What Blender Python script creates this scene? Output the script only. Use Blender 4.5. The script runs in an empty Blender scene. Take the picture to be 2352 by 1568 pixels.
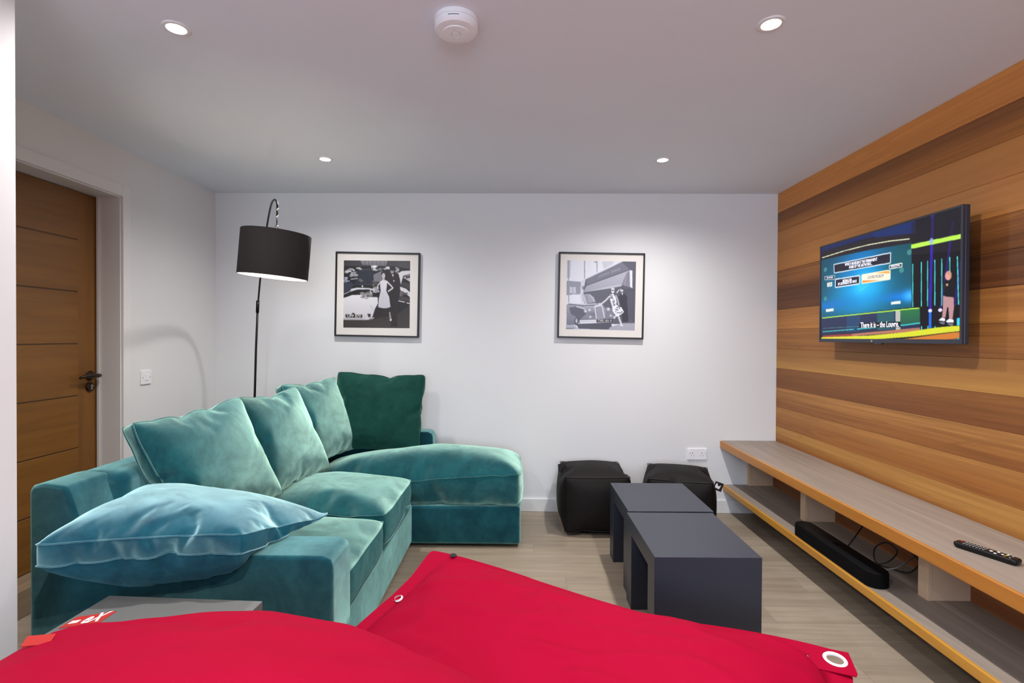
import bpy, bmesh, math, random
import numpy as np
from mathutils import Vector, Matrix, noise, Euler

SC = bpy.context.scene
COL = SC.collection
PI = math.pi
def R(a): return math.radians(a)

# ------------------------------------------------------------------ camera
W_PX, H_PX, F_PX = 2352, 1568, 1170.0
cam_d = bpy.data.cameras.new('camera'); cam = bpy.data.objects.new('camera', cam_d); COL.objects.link(cam)
cam_d.sensor_width = 36.0; cam_d.lens = 36.0 * F_PX / W_PX; cam_d.clip_start = 0.02
CAM_Z = 1.32
CAM_M = Matrix.Rotation(R(0.64), 3, 'Z') @ Matrix.Rotation(R(90 - 0.54), 3, 'X') @ Matrix.Rotation(R(0.28), 3, 'Z')
cam.location = (0, 0, CAM_Z); cam.rotation_euler = CAM_M.to_euler()
SC.camera = cam
def ray(px, py):
    return CAM_M @ Vector(((px - W_PX/2) / F_PX, -(py - H_PX/2) / F_PX, -1.0))
def onY(px, py, Y):
    r = ray(px, py); return Vector((0, 0, CAM_Z)) + r * (Y / r.y)
def onX(px, py, X):
    r = ray(px, py); return Vector((0, 0, CAM_Z)) + r * (X / r.x)
def onZ(px, py, Z):
    r = ray(px, py); return Vector((0, 0, CAM_Z)) + r * ((Z - CAM_Z) / r.z)

# ------------------------------------------------------------------ materials
def lin(c):
    return tuple(((x/255)/12.92 if x/255 <= 0.04045 else ((x/255+0.055)/1.055)**2.4) for x in c)
class NT:
    def __init__(s, name):
        s.m = bpy.data.materials.new(name); s.m.use_nodes = True
        s.t = s.m.node_tree; s.b = s.t.nodes['Principled BSDF']; s.o = s.t.nodes['Material Output']
    def n(s, typ, **kw):
        x = s.t.nodes.new(typ)
        for k, v in kw.items():
            if k.startswith('i_'): x.inputs[k[2:].replace('_', ' ')].default_value = v
            else: setattr(x, k, v)
        return x
    def l(s, a, b): s.t.links.new(a, b)
    def math(s, op, a, b=None, c=None):
        x = s.t.nodes.new('ShaderNodeMath'); x.operation = op
        for i, v in enumerate((a, b, c)):
            if v is None: continue
            if isinstance(v, (int, float)): x.inputs[i].default_value = v
            else: s.l(v, x.inputs[i])
        return x.outputs[0]
    def ramp(s, fac, stops, interp='LINEAR'):
        x = s.t.nodes.new('ShaderNodeValToRGB'); x.color_ramp.interpolation = interp
        e = x.color_ramp.elements
        while len(e) < len(stops): e.new(0.5)
        for i, (p, c) in enumerate(stops):
            e[i].position = p; e[i].color = (*c, 1) if len(c) == 3 else c
        if fac is not None: s.l(fac, x.inputs[0])
        return x.outputs[0]
    def mix(s, fac, a, b, mode='MIX'):
        x = s.t.nodes.new('ShaderNodeMix'); x.data_type = 'RGBA'; x.blend_type = mode
        for sock, v in ((x.inputs[0], fac), (x.inputs[6], a), (x.inputs[7], b)):
            if isinstance(v, (int, float)): sock.default_value = v
            elif isinstance(v, tuple): sock.default_value = (*v[:3], 1)
            else: s.l(v, sock)
        return x.outputs[2]
    def coords(s, scale=(1, 1, 1), rot=(0, 0, 0), loc=(0, 0, 0)):
        tc = s.n('ShaderNodeTexCoord'); mp = s.n('ShaderNodeMapping')
        mp.inputs['Scale'].default_value = scale; mp.inputs['Rotation'].default_value = rot; mp.inputs['Location'].default_value = loc
        s.l(tc.outputs['Object'], mp.inputs[0]); return mp.outputs[0]
    def noise(s, vec, scale, detail=3, rough=0.55, dist=0.0):
        x = s.n('ShaderNodeTexNoise'); x.inputs['Scale'].default_value = scale; x.inputs['Detail'].default_value = detail
        x.inputs['Roughness'].default_value = rough; x.inputs['Distortion'].default_value = dist
        if vec is not None: s.l(vec, x.inputs['Vector'])
        return x.outputs[0]
    def bump(s, h, strength=0.2, dist=0.01):
        x = s.n('ShaderNodeBump'); x.inputs['Strength'].default_value = strength; x.inputs['Distance'].default_value = dist
        s.l(h, x.inputs['Height']); s.l(x.outputs[0], s.b.inputs['Normal'])
def simple(name, rgb, rough=0.6, metal=0.0, spec=0.5, var=0.0, vscale=30, bump=0.0, bscale=200, emit=None, es=1.0):
    t = NT(name); c = lin(rgb)
    t.b.inputs['Base Color'].default_value = (*c, 1); t.b.inputs['Roughness'].default_value = rough
    t.b.inputs['Metallic'].default_value = metal; t.b.inputs['Specular IOR Level'].default_value = spec
    co = t.coords()
    nz = t.noise(co, vscale, 4)
    if var > 0:
        t.l(t.mix(nz, tuple(x*(1-var) for x in c), tuple(min(1, x*(1+var)) for x in c)), t.b.inputs['Base Color'])
    if bump > 0: t.bump(t.noise(co, bscale, 3), bump, 0.002)
    if emit:
        t.b.inputs['Emission Color'].default_value = (*lin(emit), 1); t.b.inputs['Emission Strength'].default_value = es
    return t.m

M = {}
M['wall'] = simple('wall_paint', (224, 224, 224), 0.75, var=0.012, vscale=3, bump=0.05, bscale=350)
M['ceiling'] = simple('ceiling_paint', (226, 231, 238), 0.85, var=0.012, vscale=2, bump=0.05, bscale=300)
M['gloss'] = simple('white_gloss_trim', (226, 225, 224), 0.35, var=0.01)
M['plastic_w'] = simple('white_plastic', (236, 236, 238), 0.35, var=0.01)
M['plastic_g'] = simple('grey_plastic', (120, 122, 126), 0.4, var=0.02)
M['black_plastic'] = simple('black_plastic', (13, 13, 15), 0.4, spec=0.3, var=0.1, vscale=60)
M['soundbar'] = simple('black_mesh_cloth', (8, 8, 9), 0.85, spec=0.1, var=0.3, vscale=600, bump=0.4, bscale=900)
M['bezel'] = simple('dark_bezel', (44, 46, 58), 0.35, var=0.05)
M['black_metal'] = simple('black_metal', (24, 22, 22), 0.35, metal=0.6, var=0.1)
M['chrome'] = simple('chrome', (205, 200, 190), 0.18, metal=1.0, var=0.02)
M['bronze'] = simple('dark_bronze', (70, 58, 50), 0.32, metal=0.9, var=0.1)
M['shade'] = simple('black_shade_cloth', (34, 29, 27), 0.9, var=0.2, vscale=250, bump=0.3, bscale=500)
M['shade_in'] = simple('white_shade_lining', (240, 236, 226), 0.7, var=0.02)
M['frame'] = simple('black_frame_wood', (28, 26, 27), 0.45, var=0.15, vscale=60)
M['mat'] = simple('ivory_mat_card', (222, 217, 211), 0.8, var=0.01)
M['slate'] = simple('slate_grey_laminate', (42, 46, 58), 0.4, var=0.07, vscale=220, bump=0.06, bscale=400)
M['slate_pale'] = simple('grey_laminate', (112, 113, 111), 0.5, var=0.06, vscale=160, bump=0.06, bscale=400)
M['blackbean'] = simple('black_bean_fabric', (18, 14, 13), 0.65, spec=0.2, var=0.25, vscale=25, bump=0.15, bscale=500)
M['tagblack'] = simple('black_tag', (12, 11, 13), 0.6, var=0.1)
M['tagwhite'] = simple('white_print', (232, 230, 232), 0.6, var=0.02)
M['patch'] = simple('orange_red_patch', (176, 30, 24), 0.6, var=0.05)
M['cable'] = simple('black_cable_rubber', (20, 20, 20), 0.5, var=0.1)
M['cable_g'] = simple('grey_cable_rubber', (120, 120, 118), 0.5, var=0.1)
M['btn'] = simple('grey_button', (150, 150, 152), 0.5, var=0.1)
M['btn_red'] = simple('red_button', (190, 40, 40), 0.5, var=0.1)
M['btn_green'] = simple('green_button', (60, 150, 60), 0.5, var=0.1)
M['btn_yellow'] = simple('yellow_button', (200, 180, 50), 0.5, var=0.1)
M['btn_white'] = simple('white_button', (225, 225, 228), 0.5, var=0.02)
M['foot'] = simple('translucent_foot', (120, 116, 110), 0.4, var=0.1)
M['plywood'] = simple('pale_birch_board', (206, 178, 148), 0.6, var=0.08, vscale=12, bump=0.05)
M['lens'] = simple('lit_downlight_lens', (255, 252, 244), 0.4, emit=(255, 250, 240), es=14)
M['led'] = simple('white_led', (255, 255, 255), 0.4, emit=(230, 235, 255), es=2)

def make_cladding():
    t = NT('cedar_cladding')
    tc = t.n('ShaderNodeTexCoord'); sp = t.n('ShaderNodeSeparateXYZ'); t.l(tc.outputs['Object'], sp.inputs[0])
    z = t.math('DIVIDE', t.math('SUBTRACT', 2.400, sp.outputs[2]), 0.145)
    idx = t.math('FLOOR', z); fr = t.math('FRACT', z)
    # (top, bottom, contrast) of every plank, counted from the ceiling
    P = [((228,156,86),(222,150,80),.35), ((150,98,54),(190,128,64),.6), ((208,146,84),(198,136,76),.2), ((202,140,80),(204,142,78),.4),  # first plank lightened to make up for weak light near the ceiling
         ((168,112,60),(124,78,40),1.0), ((108,68,40),(118,74,42),1.0), ((176,120,66),(192,134,72),.6), ((170,116,64),(160,108,58),.8),
         ((164,116,64),(190,142,78),.35), ((148,98,52),(134,84,44),.5), ((188,136,78),(160,106,56),.8), ((182,130,72),(164,108,54),.6),
         ((190,142,78),(156,100,46),.6), ((150,98,50),(150,98,50),.5), ((150,98,50),(150,98,50),.5), ((150,98,50),(150,98,50),.5), ((150,98,50),(150,98,50),.5)]
    n = len(P); f = t.math('DIVIDE', t.math('ADD', idx, 0.5), float(n))
    P = [((p[0][0], p[0][1]*.98, p[0][2]*.92), (p[1][0], p[1][1]*.98, p[1][2]*.92), p[2]) for p in P]
    top = t.ramp(f, [(i/n, lin(p[0])) for i, p in enumerate(P)], 'CONSTANT')
    bot = t.ramp(f, [(i/n, lin(p[1])) for i, p in enumerate(P)], 'CONSTANT')
    con = t.ramp(f, [(i/n, (p[2],)*3) for i, p in enumerate(P)], 'CONSTANT')
    cb = t.n('ShaderNodeCombineXYZ')
    t.l(t.math('MULTIPLY', idx, 3.71), cb.inputs[0]); t.l(sp.outputs[1], cb.inputs[1]); t.l(sp.outputs[2], cb.inputs[2])
    def mp(sy, sz):
        m = t.n('ShaderNodeMapping'); m.inputs['Scale'].default_value = (1, sy, sz); t.l(cb.outputs[0], m.inputs[0]); return m.outputs[0]
    low = t.noise(mp(0.45, 5), 1.0, 2, 0.5, 0.6)
    frd = t.math('ADD', fr, t.math('MULTIPLY', t.math('SUBTRACT', low, 0.5), 1.1))
    edge = t.ramp(frd, [(0.25, (0, 0, 0)), (0.75, (1, 1, 1))])
    base = t.mix(edge, top, bot)
    warp = t.noise(mp(0.55, 9), 1.0, 3, 0.5, 1.2)                       # broad growth bands
    bands = t.math('SINE', t.math('MULTIPLY', t.math('ADD', warp, t.math('MULTIPLY', fr, 0.16)), 34.0))
    streak = t.noise(mp(0.8, 55), 1.0, 4, 0.6, 0.3)
    dark = t.ramp(streak, [(0.42, (0, 0, 0)), (0.68, (1, 1, 1))])
    darkb = t.ramp(bands, [(0.45, (0, 0, 0)), (1.0, (1, 1, 1))])
    amt = t.math('MULTIPLY', t.math('MAXIMUM', t.math('MULTIPLY', darkb, 0.55), dark), con)
    amt = t.math('MULTIPLY', amt, 0.6)
    c1 = t.mix(amt, base, t.mix(1.0, base, lin((138, 108, 88)), 'MULTIPLY'))
    fine = t.noise(mp(3, 260), 1.0, 3, 0.6)
    c2 = t.mix(t.math('MULTIPLY', fine, 0.30), c1, t.mix(1.0, c1, lin((170, 150, 130)), 'MULTIPLY'))
    # knots
    vo = t.n('ShaderNodeTexVoronoi'); vo.inputs['Scale'].default_value = 1.15; vo.inputs['Randomness'].default_value = 1.0
    mk = t.n('ShaderNodeMapping'); mk.inputs['Scale'].default_value = (1, 1.0, 2.2); mk.inputs['Location'].default_value = (0.3, 0.35, 0.1); t.l(tc.outputs['Object'], mk.inputs[0]); t.l(mk.outputs[0], vo.inputs['Vector'])
    kn = t.ramp(vo.outputs['Distance'], [(0.012, (1, 1, 1)), (0.04, (0, 0, 0))])
    c3 = t.mix(kn, c2, lin((60, 30, 18)))
    t.l(c3, t.b.inputs['Base Color']); t.b.inputs['Specular IOR Level'].default_value = 0.35; t.b.inputs['Roughness'].default_value = 0.5
    t.bump(fine, 0.08, 0.001)
    return t.m
M['cladding'] = make_cladding()

def make_floor():
    t = NT('grey_oak_floor')
    tc = t.n('ShaderNodeTexCoord'); sp = t.n('ShaderNodeSeparateXYZ'); t.l(tc.outputs['Object'], sp.inputs[0])
    y = t.math('DIVIDE', sp.outputs[1], 0.1475); row = t.math('FLOOR', y); fy = t.math('FRACT', y)
    off = t.math('FRACT', t.math('MULTIPLY', row, 0.377))
    x = t.math('ADD', t.math('DIVIDE', sp.outputs[0], 1.25), off); cx = t.math('FLOOR', x); fx = t.math('FRACT', x)
    wn = t.n('ShaderNodeTexWhiteNoise'); wn.noise_dimensions = '2D'
    cb0 = t.n('ShaderNodeCombineXYZ'); t.l(row, cb0.inputs[0]); t.l(cx, cb0.inputs[1]); t.l(cb0.outputs[0], wn.inputs[0])
    cb = t.n('ShaderNodeCombineXYZ'); t.l(sp.outputs[0], cb.inputs[0]); t.l(sp.outputs[1], cb.inputs[1]); t.l(t.math('ADD', t.math('MULTIPLY', row, 5.3), t.math('MULTIPLY', cx, 9.1)), cb.inputs[2])
    def mp(sx, sy):
        m = t.n('ShaderNodeMapping'); m.inputs['Scale'].default_value = (sx, sy, 1); t.l(cb.outputs[0], m.inputs[0]); return m.outputs[0]
    base = t.mix(wn.outputs[0], lin((146, 132, 115)), lin((160, 146, 128)))
    g = t.noise(mp(1.6, 26), 1.0, 4, 0.6, 0.8)
    c = t.mix(t.ramp(g, [(0.38, (0, 0, 0)), (0.66, (1, 1, 1))]), base, t.mix(1.0, base, lin((222, 218, 214)), 'MULTIPLY'))
    f2 = t.noise(mp(6, 160), 1.0, 3, 0.6)
    c = t.mix(t.math('MULTIPLY', f2, 0.25), c, lin((172, 158, 140)))
    seam = t.math('MAXIMUM', t.math('LESS_THAN', fy, 0.016), t.math('LESS_THAN', fx, 0.0022))
    c = t.mix(t.math('MULTIPLY', seam, 0.45), c, lin((104, 94, 84)))
    t.l(c, t.b.inputs['Base Color']); t.b.inputs['Roughness'].default_value = 0.5
    t.bump(f2, 0.05, 0.001)
    return t.m
M['floor'] = make_floor()

def make_shelf_top():
    t = NT('grey_oak_laminate'); co = t.coords((14, 0.9, 14)); co2 = t.coords((120, 4, 120))
    g = t.noise(co, 1.0, 4, 0.6, 0.8); f = t.noise(co2, 1.0, 3, 0.6)
    c = t.mix(t.ramp(g, [(0.35, (0, 0, 0)), (0.68, (1, 1, 1))]), lin((150, 137, 125)), lin((126, 115, 106)))
    c = t.mix(t.math('MULTIPLY', f, 0.4), c, lin((166, 152, 140)))
    tc = t.n('ShaderNodeTexCoord'); sp = t.n('ShaderNodeSeparateXYZ'); t.l(tc.outputs['Object'], sp.inputs[0])
    d = t.math('ABSOLUTE', t.math('SUBTRACT', sp.outputs[0], 1.775))
    c = t.mix(t.math('MULTIPLY', t.math('LESS_THAN', d, 0.004), 0.5), c, lin((178, 166, 154)))
    t.l(c, t.b.inputs['Base Color']); t.b.inputs['Roughness'].default_value = 0.5; t.bump(f, 0.05, 0.001)
    return t.m
M['shelf_top'] = make_shelf_top()

def make_wood(name, c1, c2, stretch, rough=0.45, dens=1.0):
    t = NT(name); sc = [14.0*dens]*3; sc[stretch] = 0.8*dens; sf = [150.0*dens]*3; sf[stretch] = 4.0*dens
    g = t.noise(t.coords(tuple(sc)), 1.0, 4, 0.6, 0.8); f = t.noise(t.coords(tuple(sf)), 1.0, 3, 0.65)
    c = t.mix(t.ramp(g, [(0.35, (0, 0, 0)), (0.68, (1, 1, 1))]), lin(c1), lin(c2))
    c = t.mix(t.math('MULTIPLY', f, 0.45), c, tuple(x*0.62 for x in lin(c2)))
    t.l(c, t.b.inputs['Base Color']); t.b.inputs['Roughness'].default_value = rough; t.bump(f, 0.08, 0.001)
    return t.m
M['edge_wood'] = make_wood('shelf_edge_wood', (196, 134, 62), (176, 112, 46), 1, 0.35)
M['edge_wood2'] = make_wood('lower_shelf_edge_wood', (206, 150, 62), (190, 132, 46), 1, 0.35)
M['back_board'] = make_wood('shelf_back_wood', (160, 100, 56), (140, 84, 46), 1, 0.5)
M['oak_h'] = make_wood('oak_door_panel', (138, 92, 32), (120, 77, 24), 1, 0.5)
M['oak_v'] = make_wood('oak_door_stile', (136, 90, 33), (118, 75, 25), 2, 0.5)
M['step'] = make_wood('step_oak', (160, 138, 112), (136, 116, 94), 1, 0.5)

def make_velvet(name, deep, nap, tint, sheen=1.0, nap_gain=0.82):
    t = NT(name)
    co = t.coords((1, 1, 1))
    n1 = t.noise(co, 5.5, 4, 0.6, 0.9); n2 = t.noise(co, 28, 3, 0.6, 0.4); n3 = t.noise(co, 700, 2, 0.5)
    f = t.math('ADD', t.math('MULTIPLY', n1, 0.75), t.math('MULTIPLY', n2, 0.25))
    c = t.mix(t.ramp(f, [(0.38, (0, 0, 0)), (0.62, (1, 1, 1))]), lin(deep), lin(nap))
    t.l(c, t.b.inputs['Base Color'])
    t.b.inputs['Roughness'].default_value = 0.8; t.b.inputs['Specular IOR Level'].default_value = 0.15
    t.b.inputs['Sheen Weight'].default_value = sheen; t.b.inputs['Sheen Roughness'].default_value = 0.42
    t.b.inputs['Sheen Tint'].default_value = (*lin(tint), 1)
    t.bump(n3, 0.15, 0.002)
    sh = t.n('ShaderNodeBsdfSheen'); sh.distribution = 'ASHIKHMIN'; sh.inputs['Roughness'].default_value = 0.50
    k = nap_gain
    t.l(t.mix(t.ramp(f, [(0.36, (0, 0, 0)), (0.64, (1, 1, 1))]), tuple(x*k*.7 for x in lin(tint)), tuple(x*k*1.25 for x in lin(tint))), sh.inputs['Color'])
    ad = t.n('ShaderNodeAddShader'); t.l(t.b.outputs[0], ad.inputs[0]); t.l(sh.outputs[0], ad.inputs[1]); t.l(ad.outputs[0], t.o.inputs['Surface'])
    return t.m
M['velvet'] = make_velvet('teal_velvet', (4, 60, 68), (14, 80, 86), (182, 224, 204), 1.0, 0.92)
M['velvet_pillow'] = make_velvet('blue_teal_velvet', (4, 60, 78), (16, 82, 98), (180, 220, 218), 1.0, 1.15)
M['velvet_dark'] = make_velvet('deep_green_velvet', (8, 52, 46), (16, 64, 56), (120, 190, 160), 0.4, 0.16)
M['velvet_body'] = make_velvet('teal_velvet_upholstery', (3, 58, 70), (10, 76, 86), (158, 212, 204), 0.8, 0.58)
M['velvet_border_shaded'] = make_velvet('teal_velvet_shaded', (4, 60, 68), (14, 80, 86), (140, 200, 196), 0.3, 0.20)  # copy of the teal velvet with sheen cut, shading the side strips darker
M['velvet_pillow_shaded'] = make_velvet('blue_teal_velvet_shaded', (4, 60, 78), (16, 82, 98), (140, 196, 206), 0.2, 0.16)  # pillow velvet with sheen cut: shade put into its underside and ends
M['piping'] = simple('dark_teal_piping', (22, 74, 74), 0.8, var=0.1)

def make_red():
    t = NT('red_nylon'); co = t.coords(); n1 = t.noise(co, 2.2, 3, 0.5)
    wv = t.noise(t.coords((1, 1, 1)), 900, 2, 0.5)
    t.l(t.mix(n1, lin((152, 2, 40)), lin((160, 4, 45))), t.b.inputs['Base Color'])
    t.b.inputs['Roughness'].default_value = 0.75; t.b.inputs['Specular IOR Level'].default_value = 0.06
    t.bump(wv, 0.08, 0.001)
    return t.m
M['red'] = make_red()

def make_vcol(name, emit=0.0, rough=0.6):
    t = NT(name); a = t.n('ShaderNodeVertexColor'); a.layer_name = 'art'
    if emit > 0:
        t.b.inputs['Base Color'].default_value = (0.005, 0.005, 0.006, 1); t.l(a.outputs[0], t.b.inputs['Emission Color']); t.b.inputs['Emission Strength'].default_value = emit; t.b.inputs['Specular IOR Level'].default_value = 0.2
    else: t.l(a.outputs[0], t.b.inputs['Base Color'])
    t.b.inputs['Roughness'].default_value = rough
    return t.m
M['print'] = make_vcol('photographic_print', 0, 0.4)
M['screen'] = make_vcol('lit_screen', 0.78, 0.3)
M['text_screen'] = simple('screen_text', (235, 238, 255), 0.5, emit=(232, 236, 255), es=0.5)
M['text_dark'] = simple('screen_dark_text', (40, 44, 70), 0.5, emit=(50, 54, 90), es=0.3)

# ------------------------------------------------------------------ mesh helpers
def link(name, V, F, mat, parent=None, smooth=False, loc=None):
    me = bpy.data.meshes.new(name); me.from_pydata([tuple(v) for v in V], [], F); me.update()
    o = bpy.data.objects.new(name, me); COL.objects.link(o)
    if mat: me.materials.append(M[mat] if isinstance(mat, str) else mat)
    if smooth:
        for p in me.polygons: p.use_smooth = True
    if loc is not None:
        o.location = loc
    if parent is not None: o.parent = parent
    return o
def bm_link(name, bm, mat, parent=None, smooth=False):
    bmesh.ops.recalc_face_normals(bm, faces=bm.faces)
    me = bpy.data.meshes.new(name); bm.to_mesh(me); bm.free()
    o = bpy.data.objects.new(name, me); COL.objects.link(o)
    me.materials.append(M[mat] if isinstance(mat, str) else mat)
    if smooth:
        for p in me.polygons: p.use_smooth = True
    if parent is not None: o.parent = parent
    return o
def add_box(bm, x0, x1, y0, y1, z0, z1, bev=0.0, seg=2, mtx=None):
    vs = [bm.verts.new(p) for p in ((x0,y0,z0),(x1,y0,z0),(x1,y1,z0),(x0,y1,z0),(x0,y0,z1),(x1,y0,z1),(x1,y1,z1),(x0,y1,z1))]
    fs = [bm.faces.new([vs[i] for i in q]) for q in ((0,3,2,1),(4,5,6,7),(0,1,5,4),(1,2,6,5),(2,3,7,6),(3,0,4,7))]
    if mtx is not None: bmesh.ops.transform(bm, matrix=mtx, verts=vs)
    if bev > 0:
        es = list({e for f in fs for e in f.edges})
        bmesh.ops.bevel(bm, geom=es, offset=bev, segments=seg, profile=0.5, affect='EDGES')
def box(name, x0, x1, y0, y1, z0, z1, mat, parent=None, bev=0.002, seg=2, smooth=False, mtx=None):
    bm = bmesh.new(); add_box(bm, min(x0,x1), max(x0,x1), min(y0,y1), max(y0,y1), min(z0,z1), max(z0,z1), bev, seg, mtx)
    o = bm_link(name, bm, mat, parent, smooth)
    if smooth: wn(o)
    return o
def wn(o):
    m = o.modifiers.new('weighted_normal', 'WEIGHTED_NORMAL'); m.keep_sharp = True
def add_tube(bm, pts, r, seg=12, closed=False):
    pts = [Vector(p) for p in pts]; rs = r if isinstance(r, (list, tuple)) else [r]*len(pts)
    n = len(pts); rings = []; up = None
    for i, p in enumerate(pts):
        a = pts[i-1] if (i > 0 or closed) else p; b = pts[(i+1) % n] if (i < n-1 or closed) else p
        t = (b - a).normalized()
        if up is None:
            up = Vector((0, 0, 1)) if abs(t.z) < 0.9 else Vector((1, 0, 0))
        s = t.cross(up).normalized(); up = s.cross(t).normalized()
        rings.append([bm.verts.new(p + (s*math.cos(2*PI*k/seg) + up*math.sin(2*PI*k/seg)) * rs[i]) for k in range(seg)])
    m = n if closed else n-1
    for i in range(m):
        A, B = rings[i], rings[(i+1) % n]
        for k in range(seg): bm.faces.new((A[k], A[(k+1) % seg], B[(k+1) % seg], B[k]))
    if not closed:
        bm.faces.new(rings[0][::-1]); bm.faces.new(rings[-1])
def tube(name, pts, r, mat, parent=None, seg=12, closed=False):
    bm = bmesh.new(); add_tube(bm, pts, r, seg, closed); return bm_link(name, bm, mat, parent, True)
def add_lathe(bm, prof, c=(0,0,0), axis='Z', seg=40, cap=True, mtx=None):
    """prof: list of (radius, height)"""
    rings = []
    for r, h in prof:
        ring = []
        for k in range(seg):
            a = 2*PI*k/seg; x, y = r*math.cos(a), r*math.sin(a)
            p = {'Z': (x, y, h), 'X': (h, x, y), 'Y': (x, h, y)}[axis]
            ring.append(bm.verts.new(Vector(p) + Vector(c)))
        rings.append(ring)
    for A, B in zip(rings, rings[1:]):
        for k in range(seg): bm.faces.new((A[k], A[(k+1) % seg], B[(k+1) % seg], B[k]))
    if cap:
        bm.faces.new(rings[0][::-1]); bm.faces.new(rings[-1])
    if mtx is not None: bmesh.ops.transform(bm, matrix=mtx, verts=[v for r_ in rings for v in r_])
def lathe(name, prof, c, mat, parent=None, axis='Z', seg=40, cap=True, mtx=None, sharp=35):
    bm = bmesh.new(); add_lathe(bm, prof, c, axis, seg, cap, mtx)
    o = bm_link(name, bm, mat, parent, True)
    for e in o.data.edges: pass
    o.data.set_sharp_from_angle(angle=R(sharp)); return o
def add_prism(bm, pts, depth_vec):
    A = [bm.verts.new(p) for p in pts]; B = [bm.verts.new(Vector(p)+Vector(depth_vec)) for p in pts]
    bm.faces.new(A); bm.faces.new(B[::-1]); n = len(A)
    for i in range(n): bm.faces.new((A[i], B[i], B[(i+1) % n], A[(i+1) % n]))
def thing(name, label, cat, loc=(0,0,0), group=None, rz=0.0):
    o = bpy.data.objects.new(name, None); COL.objects.link(o); o.location = loc; o.rotation_euler = (0,0,rz)
    o.empty_display_size = 0.05
    o['label'] = label; o['category'] = cat
    if group: o['group'] = group
    bpy.context.view_layer.update()
    return o
def tag(o, label, cat, group=None):
    o['label'] = label; o['category'] = cat
    if group: o['group'] = group
    return o
def structure(o): o['kind'] = 'structure'; return o
def adopt(o, parent):
    """parent while keeping the world place (meshes are modelled in world space)"""
    o.parent = parent
    m = Matrix.Translation(parent.location) @ parent.rotation_euler.to_matrix().to_4x4()
    o.matrix_parent_inverse = m.inverted()
    return o
def P_(parent, o): return adopt(o, parent)
def text_mesh(name, s, size, mtx, mat, parent=None, align='CENTER', depth=0.0002, shear=0, bold=0.0):
    cu = bpy.data.curves.new(name, 'FONT'); cu.body = s; cu.size = size; cu.align_x = align; cu.align_y = 'CENTER'
    cu.extrude = depth; cu.shear = shear; cu.offset = bold; cu.resolution_u = 3
    to = bpy.data.objects.new(name, cu); COL.objects.link(to)
    bpy.context.view_layer.update()
    me = bpy.data.meshes.new_from_object(to.evaluated_get(bpy.context.evaluated_depsgraph_get()))
    bpy.data.objects.remove(to); bpy.data.curves.remove(cu)
    me.transform(mtx); me.name = name
    o = bpy.data.objects.new(name, me); COL.objects.link(o); me.materials.clear(); me.materials.append(M[mat])
    return adopt(o, parent) if parent is not None else o
def frame_mtx(c, u, v):
    u = Vector(u).normalized(); v = Vector(v); v = (v - u*v.dot(u)).normalized(); w = u.cross(v)
    m = Matrix((u, v, w)).transposed().to_4x4(); m.translation = Vector(c); return m

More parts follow.
